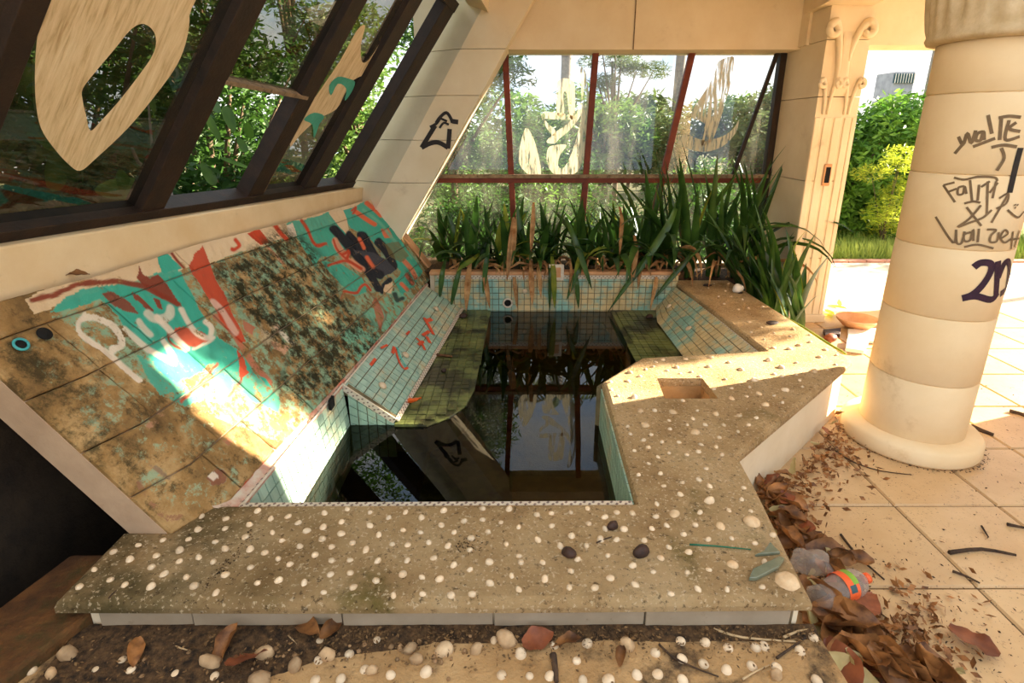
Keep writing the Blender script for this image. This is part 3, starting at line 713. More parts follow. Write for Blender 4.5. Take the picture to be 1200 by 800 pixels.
# tag on the leaning pillar
def onlean(x, y, o=0.0): return ony(x, y, 4.367 - o)
mb = MB()
for i_, (st, w) in enumerate((([(510, 147), (502, 160), (494, 173)], 5), ([(494, 173), (504, 168), (514, 167), (525, 173)], 5), ([(525, 174), (526, 164), (527, 151)], 5), ([(504, 149), (511, 145), (516, 138)], 3.2),
                (([(511, 144), (516, 137), (523, 132), (528, 138), (530, 144)]), 3.4), ([(515, 150), (520, 144), (526, 146)], 2.4), ([(530, 142), (537, 143)], 5), ([(517, 139), (524, 142)], 2.4))):
    P = [onlean(x, y, 0.0006 * i_) for x, y in smooth_loop(st, 4, False)]; mb.ribbon(P, [A(0, -1, 0)] * len(P), [w * 0.0068] * len(P))
obj('marker_tag', mb, MAT['ink_black'], lean)
# ================================================================== POOL
ZC = 0.33
WATER_Z, LEDGE_Z = 0.085, 0.10
pool = empty('plunge_pool', (0.2, 2.8, -0.45), 'small stepped plunge pool lined with aqua mosaic and holding dark water', 'pool')
bot_pts = [(1.383, -1.03), (1.55, -0.93), (1.9, -0.893), (2.45, -0.83), (3.17, -0.762), (3.97, -0.705), (4.47, -0.652)]
def xbot(y): return float(np.interp(y, [p[0] for p in bot_pts], [p[1] for p in bot_pts]))

coping_outer = [(-1.19, 1.130), (-0.6, 1.128), (0.0, 1.130), (0.785, 1.138), (0.80, 1.30), (0.835, 1.60), (0.85, 1.80), (1.805, 2.69), (1.80, 3.3), (1.76, 4.32), (1.31, 4.32),
                (1.335, 3.9), (1.395, 2.83), (0.70, 2.735), (0.438, 2.432), (0.41, 1.53), (-1.00, 1.52), (-1.03, 1.40), (-1.185, 1.395)]
hole = [tuple(onz(*p, ZC)[:2]) for p in ((779, 467), (842, 467), (823, 443), (770, 443))]
coping = obj('coping', slab(MB(), coping_outer, [hole], ZC - 0.042, ZC, 0.020), MAT['concrete'], pool)
coping['label'] = 'tan concrete coping studded with small white shells'
obj('hole_lining', MB().hexa([(x, y, ZC - 0.125) for x, y in hole], [(x, y, ZC - 0.11) for x, y in hole]), MAT['step_concrete'], coping)
hb = MB()
for i in range(4):
    p, q = A(*hole[i], 0), A(*hole[(i + 1) % 4], 0); nrm = unit(np.cross(q - p, A(0, 0, 1))) * 0.015
    hb.hexa([p + A(0, 0, ZC - 0.15), q + A(0, 0, ZC - 0.15), q + nrm + A(0, 0, ZC - 0.15), p + nrm + A(0, 0, ZC - 0.15)],
            [p + A(0, 0, ZC - 0.043), q + A(0, 0, ZC - 0.043), q + nrm + A(0, 0, ZC - 0.043), p + nrm + A(0, 0, ZC - 0.043)])
obj('hole_wall', hb, MAT['step_concrete'], coping)

# masonry under the coping
bi = lambda d: inset(coping_outer, d)
base_wall = MB()
def prism(mb, pts, z0, z1): return mb.hexa([(p[0], p[1], z0) for p in pts], [(p[0], p[1], z1) for p in pts])
prism(base_wall, [(-1.13, 1.162), (0.745, 1.168), (0.745, 1.53), (-1.10, 1.52)], -0.6, ZC - 0.045)           # front
prism(base_wall, [(0.412, 1.53), (0.745, 1.45), (0.80, 1.835), (0.9, 1.93), (0.70, 2.735), (0.44, 2.43)], -0.6, ZC - 0.16)
prism(base_wall, [(0.70, 2.735), (0.75, 1.79), (1.765, 2.735), (1.74, 2.88), (1.38, 2.87)], -0.6, ZC - 0.16)
prism(base_wall, [(1.38, 2.83), (1.765, 2.735), (1.735, 4.32), (1.33, 4.32)], -0.6, ZC - 0.045)
obj('masonry', base_wall, MAT['plaster'], pool)
side = MB()
for p, q in (((0.805, 1.79), (1.77, 2.70)), ((0.765, 1.16), (0.805, 1.79)), ((1.77, 2.70), (1.765, 3.3)), ((1.765, 3.3), (1.73, 4.3)), ((0.435, 2.45), (0.715, 2.752)), ((0.71, 2.752), (1.38, 2.85)), ((0.42, 1.53), (0.448, 2.43))):
    p, q = A(*p, 0), A(*q, 0); m = (p + q) / 2; n_ = unit(np.cross(q - p, A(0, 0, 1))) * 0.012
    side.hexa([p + A(0, 0, -0.5), q + A(0, 0, -0.5), q - n_ + A(0, 0, -0.5), p - n_ + A(0, 0, -0.5)], [p + A(0, 0, ZC - 0.047), q + A(0, 0, ZC - 0.047), q - n_ + A(0, 0, ZC - 0.047), p - n_ + A(0, 0, ZC - 0.047)])
obj('side_plaster', side, MAT['plaster'], pool)
# white riser tiles under the front nose
xs_ = [-1.115, -0.835, -0.32, 0.075, 0.40, 0.74]
zs_ = ZC - 0.05 - 0.052
xs_ = [-1.10] + [onz(px, 728, 0.27)[0] for px in (218, 397, 578, 759)] + [0.745]
for a, b in zip(xs_[:-1], xs_[1:]):
    obj('riser_tile', MB().hexa([(a + 0.002, 1.150, 0.18), (b - 0.002, 1.154, 0.18), (b - 0.002, 1.172, 0.18), (a + 0.002, 1.172, 0.18)],
                                [(a + 0.002, 1.150, ZC - 0.041), (b - 0.002, 1.154, ZC - 0.041), (b - 0.002, 1.172, ZC - 0.041), (a + 0.002, 1.172, ZC - 0.041)]), MAT['riser'], pool, bevel=0.002)

# ---- tiled walls
def panel(name, p00, p10, p11, p01, nu, nv, mat, single, gap=0.0035, th=0.006, backing=0.03, shape=None, label=None):
    """mosaic on a four-cornered wall; p00-p10 runs along the bottom"""
    p00, p10, p11, p01 = map(lambda p: np.asarray(p, float), (p00, p10, p11, p01))
    S = lambda u, v: (p00 * (1 - u) + p10 * u) * (1 - v) + (p01 * (1 - u) + p11 * u) * v
    n = unit(np.cross(p10 - p00, p01 - p00))
    c = S(.5, .5)
    if (CC - c) @ n < 0 : n = -n
    w = obj(name, MB().hexa([p00, p10, p11, p01], [q - n * backing for q in (p00, p10, p11, p01)]), MAT['grout'], pool)
    if label: w['label'] = label
    W, Hh = np.linalg.norm(p10 - p00), np.linalg.norm(p01 - p00)
    gu, gv = gap / W, gap / Hh; joined = MB()
    for i in range(nu):
        for j in range(nv):
            u0, u1, v0, v1 = i / nu + gu / 2, (i + 1) / nu - gu / 2, j / nv + gv / 2, (j + 1) / nv - gv / 2
            if shape and not shape((u0 + u1) / 2, (v0 + v1) / 2): continue
            lo = [S(u0, v0), S(u1, v0), S(u1, v1), S(u0, v1)]
            up = [q + n * th for q in (S(u0 + gu * .3, v0 + gv * .3), S(u1 - gu * .3, v0 + gv * .3), S(u1 - gu * .3, v1 - gv * .3), S(u0 + gu * .3, v1 - gv * .3))]
            if single: obj('tile', MB().hexa(lo, up), mat, w)
            else: joined.hexa(lo, up)
    if not single: obj('tile_field', joined, mat, w, kind='stuff')
    return w
ZT = ZC - 0.035
# narrow left wall
panel('tiled_wall', (-0.80, 1.53, -0.10), (-0.80, 2.45, -0.10), (-0.835, 2.45, ZT), (-0.90, 1.53, ZT), 18, 8, MAT['aqua'], True, label='narrow aqua tiled side wall below the painted slab')
# end face beside the reclining panel
panel('tiled_wall', (-0.81, 2.452, -0.10), (-0.585, 2.452, -0.10), (-0.585, 2.452, 0.12), (-0.81, 2.452, ZT), 5, 8, MAT['aqua'], False)
# reclining back panel, left
panel('reclining_panel', (-0.585, 2.45, LEDGE_Z), (-0.412, 4.24, LEDGE_Z), (-0.685, 4.24, ZT), (-0.833, 2.45, ZT), 34, 6, MAT['aqua'], True, label='sloping aqua tiled back rest on the left ledge, marked with red paint')
# back wall
panel('tiled_wall', (-0.62, 4.25, -0.40), (1.33, 4.25, -0.40), (1.33, 4.25, 0.385), (-0.62, 4.25, 0.385), 38, 16, MAT['aqua_worn'], False)
# right sloping panel and far corner piece
panel('reclining_panel', (1.10, 2.84, LEDGE_Z), (1.10, 3.93, LEDGE_Z), (1.335, 3.93, ZT), (1.39, 2.84, ZT), 22, 6, MAT['aqua_worn'], False, label='worn aqua tiled slope under the sunlit right coping')
panel('tiled_wall', (1.10, 3.93, LEDGE_Z), (1.17, 4.25, LEDGE_Z), (1.30, 4.25, ZT), (1.335, 3.93, ZT), 6, 6, MAT['aqua_worn'], False)
# inner faces of the coping block (looking into the pool)
panel('tiled_wall', (0.41, 1.53, -0.40), (0.438, 2.43, -0.40), (0.438, 2.43, ZT), (0.41, 1.53, ZT), 18, 14, MAT['aqua'], False)
panel('tiled_wall', (0.438, 2.43, -0.40), (0.70, 2.735, -0.40), (0.70, 2.735, ZT), (0.438, 2.43, ZT), 8, 14, MAT['aqua'], False)
panel('tiled_wall', (0.70, 2.735, -0.40), (1.38, 2.83, -0.40), (1.38, 2.83, ZT), (0.70, 2.735, ZT), 13, 14, MAT['aqua'], False)
panel('tiled_wall', (-0.90, 1.525, -0.40), (0.41, 1.535, -0.40), (0.41, 1.535, ZT), (-0.90, 1.525, ZT), 26, 14, MAT['aqua'], False)
# ledges
led = [(-0.585, 2.43)] + [tuple(onz(px, py, LEDGE_Z)[:2]) for px, py in ((500, 497), (526, 487), (545, 474), (556, 455))] + [(-0.171, 4.25), (-0.411, 4.25)]
def inpoly(x, y, P):
    c = False; n = len(P)
    for i in range(n):
        (x1, y1), (x2, y2) = P[i], P[i - 1]
        if (y1 > y) != (y2 > y) and x < (x2 - x1) * (y - y1) / (y2 - y1) + x1: c = not c
    return c
def ledge(pts, label):
    lg = obj('ledge', MB().hexa([(x, y, LEDGE_Z - 0.16) for x, y in pts], [(x, y, LEDGE_Z - 0.006) for x, y in pts]), MAT['ledge_tile'], pool, bevel=0.003)
    lg['label'] = label
    mb = MB(); x0, x1 = min(p[0] for p in pts), max(p[0] for p in pts); y0, y1 = min(p[1] for p in pts), max(p[1] for p in pts)
    t = 0.049
    for i in range(int((x1 - x0) / t) + 1):
        for j in range(int((y1 - y0) / t) + 1):
            cx, cy = x0 + (i + .5) * t, y0 + (j + .5) * t
            if all(inpoly(cx + dx * t * .30, cy + dy * t * .30, pts) for dx in (-1, 1) for dy in (-1, 1)):
                mb.bbox(cx - t * .46, cx + t * .46, cy - t * .46, cy + t * .46, LEDGE_Z - 0.007, LEDGE_Z + RNG.normal(0, 0.0006))
    obj('tile_field', mb, MAT['ledge_tile'], lg, kind='stuff')
ledge(led, 'algae green mosaic ledge with a rounded corner at the water line')
ledge([(0.78, 2.80), (1.12, 2.84), (1.10, 3.93), (1.17, 4.25), (0.80, 4.25)], 'algae green mosaic ledge under the right tiled slope')
obj('basin_floor', MB().bbox(-0.9, 1.4, 1.5, 4.3, -0.47, -0.40), MAT['ledge_tile'], pool)
step_in = obj('underwater_step', MB().bbox(-0.80, 0.41, 1.54, 1.80, -0.42, -0.02), MAT['step_brown'], pool)
# painted curb closing the joint between the slab foot and the tiles
MAT['curb'] = simple('flaking_red_curb', lin(188, 76, 48), lin(206, 196, 172), 9, 0.7, 0.3, 60, dirt=(lin(120, 96, 60), 14, 0.55, 0.7))
mb = MB(); K_ = 14
for i in range(K_ + 1):
    y = 1.50 + i / K_ * 2.78; x = xbot(y); xt = float(np.interp(y, [1.5, 2.45, 4.28], [-0.90, -0.832, -0.68]))
    mb.v += [(x - 0.03, y, ZC - 0.10), (x - 0.03, y, ZC + 0.02), (xt + 0.004, y, ZT + 0.006), (xt - 0.002, y, ZC - 0.10)]
for i in range(K_):
    for k in range(4): mb.f.append((i * 4 + k, i * 4 + (k + 1) % 4, i * 4 + 4 + (k + 1) % 4, i * 4 + 4 + k))
mb.f.append((0, 1, 2, 3)); mb.f.append((K_ * 4 + 3, K_ * 4 + 2, K_ * 4 + 1, K_ * 4))
obj('foot_curb', mb, MAT['curb'], pool)
# patterned trim strips of small mosaic
def trim(p, q, w, up, n):
    p, q = np.asarray(p, float), np.asarray(q, float); a = unit(q - p); L = np.linalg.norm(q - p)
    b = unit(np.asarray(up, float)); c = np.cross(a, b)
    t = obj('trim_strip', MB().box((p + q) / 2, (L, w, 0.008), (a, b, c)), MAT['trim'], pool)
    mb = MB(); k = int(L / 0.03)
    for i in range(k):
        m = p + a * (i + .5) * L / k; r = w * 0.26
        for s in (-1, 1):
            mb.box(m + b * s * w * 0.22 + a * (0.007 if s > 0 else -0.007), (0.009, 0.007, 0.0105), (unit(a + b), unit(b - a), c))
    obj('trim_diamond', mb, MAT['trim_dark'], t, kind='stuff')
trim((-0.833, 2.448, ZT - 0.0), (-0.585, 2.448, LEDGE_Z + 0.006), 0.03, (0.6, 0, 0.8), 8)
trim((-0.905, 1.54, ZT + 0.008), (-0.838, 2.45, ZT + 0.008), 0.03, (1, 0, 0.6), 20)
trim((-0.828, 2.45, ZT + 0.006), (-0.682, 4.24, ZT + 0.006), 0.03, (1, 0, 0.9), 20)
trim((-0.575, 2.45, LEDGE_Z + 0.012), (-0.402, 4.24, LEDGE_Z + 0.012), 0.024, (-0.75, 0, 0.7), 20)
trim((-0.90, 1.538, ZT + 0.014), (0.40, 1.548, ZT + 0.014), 0.022, (0, 1, 0.0), 30)
trim((1.38, 2.86, ZT - 0.006), (1.33, 3.93, ZT - 0.006), 0.03, (-0.7, 0, -0.6), 20)
trim((-0.60, 4.243, 0.372), (1.28, 4.243, 0.372), 0.03, (0, 0, 1), 20)
# painted red scrawls on the left tiles
def onpanel(x, y):
    p0 = A(-0.585, 2.45, LEDGE_Z); n = unit(np.cross(A(0.173, 1.79, 0), A(-0.248, 0, ZT - LEDGE_Z))); n = n if n[0] > 0 else -n
    return onp(x, y, p0 + n * 0.0075, n), n
MAT['paint_red'] = simple('red_orange_paint', lin(196, 66, 34), lin(214, 92, 56), 30, 0.6)
MAT['paint_aqua'] = simple('aqua_paint', lin(64, 168, 152), lin(84, 186, 166), 30, 0.5)
for i_, (st, w) in enumerate((([(463, 408), (468, 424), (474, 432), (478, 430)], 3.0), ([(462, 406), (460, 414)], 4), ([(488, 396), (494, 402), (498, 410)], 4.5), ([(497, 372), (504, 384), (508, 392)], 6), ([(500, 394), (504, 402)], 6),
              ([(434, 428), (440, 420)], 3.4), ([(446, 408), (454, 404)], 3), ([(476, 392), (480, 388)], 3), ([(495, 393), (503, 388)], 4.5), ([(490, 404), (496, 400)], 4.5), ([(499, 376), (506, 374)], 6))):
    pp = [onpanel(x, y) for x, y in smooth_loop(st, 4, False)]; obj('red_scrawl', MB().ribbon([p + n * 0.0002 * i_ for p, n in pp], [n for p, n in pp], [w * 0.0052] * len(pp)), MAT['paint_red'], pool)
mb = MB(); pp = [onpanel(x, y) for x, y in smooth_loop([(465, 407), (470, 420), (476, 430)], 4, False)]; mb.ribbon([p + n * 0.003 for p, n in pp], [n for p, n in pp], [0.010] * len(pp))
obj('aqua_scrawl', mb, MAT['paint_aqua'], pool)
# white jet caps and fittings
jet = MB().lathe([(0.028, 0), (0.028, 0.006), (0.02, 0.014), (0.006, 0.018)], (0, 0, 0), 16)
jme = mesh_of('jet_cap', jet, MAT['shell'])
pn = onpanel(450, 400)[1]
for px in ((448, 452), (475, 416), (511, 362)):
    p, n = onpanel(*px); place(jme, 'jet_cap', p, Vector(n).to_track_quat('Z', 'Y').to_euler(), 0.85, pool)
for px in ((784, 359), (807, 385)):
    p0, n_ = A(1.10, 3.0, LEDGE_Z), unit(A(-0.62, 0, 0.78)); place(jme, 'jet_cap', onp(*px, p0 + n_ * 0.006, n_), Vector(n_).to_track_quat('Z', 'Y').to_euler(), 0.8, pool)
place(jme, 'jet_cap', ony(615, 341, 4.243), (math.pi / 2, 0, 0), 0.7, pool)
dp = ony(595, 355, 4.240)
obj('overflow_ring', MB().tube([dp + A(0.035 * math.cos(a), 0, 0.035 * math.sin(a)) for a in np.linspace(0, 6.28, 20)], 0.008, 6), MAT['trim'], pool, smooth=True)
obj('overflow_hole', MB().hexa([dp + A(0.03 * math.cos(a), 0.002, 0.03 * math.sin(a)) for a in np.linspace(0, 5.97, 18)], [dp + A(0.03 * math.cos(a), 0.008, 0.03 * math.sin(a)) for a in np.linspace(0, 5.97, 18)]), MAT['hole_shade'], pool)  # black disc in place of the shaded overflow opening
sp = ony(652, 319, 4.238)
obj('socket_plate', MB().box(sp, (0.12, 0.012, 0.13)), MAT['trim'], pool, bevel=0.004)
obj('socket_plate_hole', MB().box(sp + A(0, -0.005, 0), (0.07, 0.006, 0.08)), MAT['terracotta'], pool)
# black box for the shade in a square skimmer hole in the narrow left wall
qp = onp(387, 472, A(-0.828, 2.3, 0.25), unit(A(1, -0.03, 0.1)))
obj('skimmer_hole', MB().box(qp + A(0.006, 0, 0), (0.012, 0.05, 0.05)), MAT['hole_shade'], pool)
mb = MB(); nl = unit(A(1, 0, 0.2))
mb.poly([onp(x, y, A(-0.855, 1.9, 0.2) + nl * 0.012, nl) for x, y in ((360, 494), (366, 486), (374, 487), (370, 502), (366, 515), (361, 508))])
obj('red_scrawl', mb, MAT['paint_red'], pool)
# water
wob = obj('water', MB().poly([(-0.82, 1.53, WATER_Z), (0.43, 1.53, WATER_Z), (0.46, 2.44, WATER_Z), (0.72, 2.75, WATER_Z), (1.40, 2.84, WATER_Z), (1.3, 4.26, WATER_Z), (-0.6, 4.26, WATER_Z), (-0.5, 2.46, WATER_Z), (-0.82, 2.46, WATER_Z)]), MAT['water'], pool)
wob['label'] = 'still dark water reflecting the windows'

# ---- shells set in the coping
def shell_mesh(name, mat, ribs=9, asp=0.82, h=0.85):
    mb = MB(); n, r = 14, 4
    for j in range(r + 1):
        t = j / r
        for k in range(n):
            a = 2 * math.pi * k / n
            rr = math.cos(t * math.pi / 2 * 0.96) * (1 + 0.05 * math.cos(ribs * a)) * (1 + 0.16 * math.sin(a))
            mb.v.append((0.5 * rr * math.cos(a) * asp, 0.5 * rr * math.sin(a) - 0.12 * t, h * 0.5 * math.sin(t * math.pi / 2) - 0.02))
    for j in range(r):
        for k in range(n): mb.f.append((j * n + k, j * n + (k + 1) % n, (j + 1) * n + (k + 1) % n, (j + 1) * n + k))
    mb.f.append(tuple(r * n + k for k in range(n)))
    return mesh_of(name, mb, mat)
SH = [shell_mesh('shell', MAT['shell']), shell_mesh('shell_round', MAT['shell'], 0, 0.95, 0.9), shell_mesh('shell_tan', MAT['shelltan'], 11, 0.9, 0.7)]
C4 = [(710,213),(796,222),(906,193),(695,259),(790,257),(875,243),(952,221),(1014,213),(1137,202),(572,297),(664,294),(755,303),(790,327),(863,287),(957,270),(1050,236),(990,299),(1135,250),(1076,265),(485,315),(548,351),(632,332),(632,371),(698,357),(749,374),(880,328),(932,341),(1052,319),(978,363),(1017,383),(1105,351),(1134,293),(397,339),(457,364),(533,392),(579,415),(655,428),(790,419),(880,393),(905,448),(981,438),(331,400),(389,436),(438,455),(533,459),(683,459),(760,480),(279,461),(317,504),(564,501),(966,499)]
C8 = [(170,187),(90,202),(250,200),(317,218),(376,198),(431,217),(511,193),(647,187),(740,187),(838,208),(889,203),(956,200),(1015,186),(1118,200),(1172,203),(1077,215),(1020,239),(1141,259),(1075,257),(888,247),(773,250),(709,235),(647,226),(582,230),(501,243),(545,270),(427,270),(368,262),(249,245),(151,232),(87,250),(148,274),(282,277),(190,307),(84,293),(330,311),(382,314),(457,304),(526,316),(604,291),(666,268),(602,331),(730,311),(839,295),(918,317),(959,281),(1060,293),(1118,295),(1011,317),(775,353),(981,364),(1085,352),(858,376),(1175,386),(780,375),(668,374),(603,400),(546,384),(476,359),(382,367),(279,369),(237,330),(115,321),(57,350),(117,369),(179,367),(20,446),(110,418),(180,413),(365,418),(432,427),(273,440),(497,434),(191,463),(87,480),(434,486),(537,491),(333,490),(670,448),(748,421),(865,432),(957,406),(772,470),(950,464),(1039,465),(1097,430),(1180,452),(611,487)]
C6 = [(358,328),(357,373),(340,415),(392,404),(315,456),(400,480),(374,520),(345,567),(407,644),(465,570),(501,627),(605,628),(543,560),(472,498),(454,436),(540,453),(582,405,1.5),(622,450),(495,403),(511,358),(422,362,1.9),(440,295),(657,313),(611,350),(689,354),(690,392,2.6),(702,467),(767,438),(737,531),(730,620),(627,542,1.5),(545,318,1.8),(543,266),(663,272),(505,242),(449,254),(384,265),(372,221),(295,225),(533,204),(504,146),(567,127),(588,155),(513,120),(465,156),(401,150),(435,112),(377,110),(362,163),(329,187),(330,130),(280,142),(338,85),(265,82),(315,52,1.7),(313,104),(256,56),(405,66),(465,51),(401,36),(485,29),(495,77,2.0),(528,50),(577,95),(593,51),(643,74),(682,51),(648,18,1.4),(567,12,1.4),(709,26),(413,5,1.7),(300,2,1.4)]
C5 = [(265,407,1.3),(258,437,1.6),(196,440),(198,468),(222,489),(280,493,1.4),(380,362,1.6),(428,388,1.4),(461,360,1.4),(550,354,1.4),(541,386,1.3),(612,371,1.4),(655,396,1.4),(753,363,1.4),(768,320,1.3),(824,324,1.4),(858,311,1.5),(897,300),(931,352,1.4),(990,345),(951,326,1.6),(912,402,1.6),(957,397),(986,378),(849,372),(795,388,1.5),(700,433,1.6),(599,430),(622,462),(560,465),(684,458),(716,480,1.6),(771,488),(811,469,1.5),(860,434),(870,457),(770,412),(798,420),(847,413),(675,490),(620,497,1.6),(741,520,1.5),(800,512),(355,370),(320,395),(300,420),(346,386),(480,405),(510,420),(395,400),(440,410),(681,229,1.3),(770,268),(837,255,1.3),(828,280),(895,275),(725,248),(735,290),(690,265),(595,165),(645,185,1.3),(560,95),(600,120),(680,180),(730,175),(540,110),(620,140),(660,150),(700,140),(575,140),(610,95),(350,540),(500,540),(450,505)]
pix = [(x / 2.9975, 533 + y / 2.9975, 1) for x, y in C4] + [(350 + x / 2.9975, 533 + y / 2.9975, 1) for x, y in C8]
pix += [(650 + c[0] / 2.9975, 480 + c[1] / 2.9975, c[2] if len(c) > 2 else 0.9) for c in C6] + [(650 + c[0] / 2.9975, 300 + c[1] / 2.9975, c[2] if len(c) > 2 else 0.9) for c in C5]
inn = inset(coping_outer, 0.02)
for (x, y, s) in pix:
    p = onz(x, y + 1.0, ZC)
    if not inpoly(p[0], p[1], inn) or inpoly(p[0], p[1], hole): continue
    big = s > 1.25
    sz = 0.0205 * s * RNG.uniform(0.85, 1.15)
    me = SH[2] if big and RNG.random() < 0.75 else SH[int(RNG.random() < 0.35)]
    place(me, 'shell', p, (RNG.normal(0, .08), RNG.normal(0, .08), RNG.uniform(0, 6.28)), (sz, sz * 1.05, sz * RNG.uniform(0.8, 1.2)), coping)

# ================================================================== LEANING PAINTED SLAB
top_pts = [(0.0, A(-1.475, 1.335, 1.035)), (0.085, A(-1.464, 1.587, 1.026)), (0.155, A(-1.438, 1.80, 1.018)), (0.335, A(-1.382, 2.374, 1.018)), (0.557, A(-1.29, 3.068, 0.995)), (1.0, A(-1.127, 4.444, 0.967))]
def S_bot(u): y = 1.383 + u * (4.46 - 1.383); return A(xbot(y), y, ZC - 0.004)
def S_top(u):
    us = [t[0] for t in top_pts]; return A(*[np.interp(u, us, [t[1][k] for t in top_pts]) for k in range(3)])
def SL(u, v): return lerp(S_bot(u), S_top(u), v)
SN = unit(np.cross(S_bot(1) - S_bot(0), S_top(.5) - S_bot(.5))); SN = SN if SN[0] > 0 else -SN
slab_root = empty('leaning_backrest_slab', SL(0.5, 0), 'big sloping stone backrest slab covered in teal, red and white graffiti', 'backrest slab')
mb = MB(); K = 24
low, up_, = [], []
for i in range(K + 1):
    u = i / K * 1.045 
    uu = min(u, 1.0); ext = (u - uu) * 3.1 * EDIR
    b, t = SL(uu, 0) + ext, SL(uu, 1.0) + ext
    mb.v += [tuple(b - SN * 0.012), tuple(t - SN * 0.012), tuple(t - SN * 0.115 - (t - b) * 0.02), tuple(b - SN * 0.115)]
for i in range(K):
    o = i * 4
    for k in range(4): mb.f.append((o + k, o + (k + 1) % 4, o + 4 + (k + 1) % 4, o + 4 + k))
mb.f.append((0, 1, 2, 3)); mb.f.append(tuple(K * 4 + k for k in (3, 2, 1, 0)))
obj('slab_body', mb, MAT['slabside'], slab_root)
# sandy border along the far end
b0, t0 = SL(1, 0), SL(1, 1.02); e2 = EDIR * 0.14
obj('end_border', MB().hexa([b0 - SN * 0.03, b0 + e2 - SN * 0.03, t0 + e2 - SN * 0.03, t0 - SN * 0.03], [b0 + SN * 0.012, b0 + e2 + SN * 0.004, t0 + e2 + SN * 0.004, t0 + SN * 0.012]), MAT['terracotta'], slab_root, bevel=0.01)

# paint laid out in photo pixels, carried onto the stones as vertex colours
def in_np(x, y, P):
    c = np.zeros(x.shape, bool); n = len(P)
    for i in range(n):
        (x1, y1), (x2, y2) = P[i], P[i - 1]
        if y1 == y2: continue
        c ^= ((y1 > y) != (y2 > y)) & (x < (x2 - x1) * (y - y1) / (y2 - y1) + x1)
    return c
def dist_np(x, y, L):
    d = np.full(x.shape, 1e9)
    for (x1, y1), (x2, y2) in zip(L[:-1], L[1:]):
        dx, dy = x2 - x1, y2 - y1; t = np.clip(((x - x1) * dx + (y - y1) * dy) / (dx * dx + dy * dy + 1e-9), 0, 1)
        d = np.minimum(d, np.hypot(x - x1 - t * dx, y - y1 - t * dy))
    return d
TEAL, TEAL2, RED, ORANGE, WHITE, BLACK, CREAM, MAROON, PINK = lin(62, 164, 138), lin(110, 178, 146), lin(190, 66, 34), lin(222, 104, 64), lin(226, 206, 180), lin(34, 34, 38), lin(220, 188, 146), lin(134, 54, 32), lin(222, 148, 112)
def sm(pts): return smooth_loop(pts, 4, False)
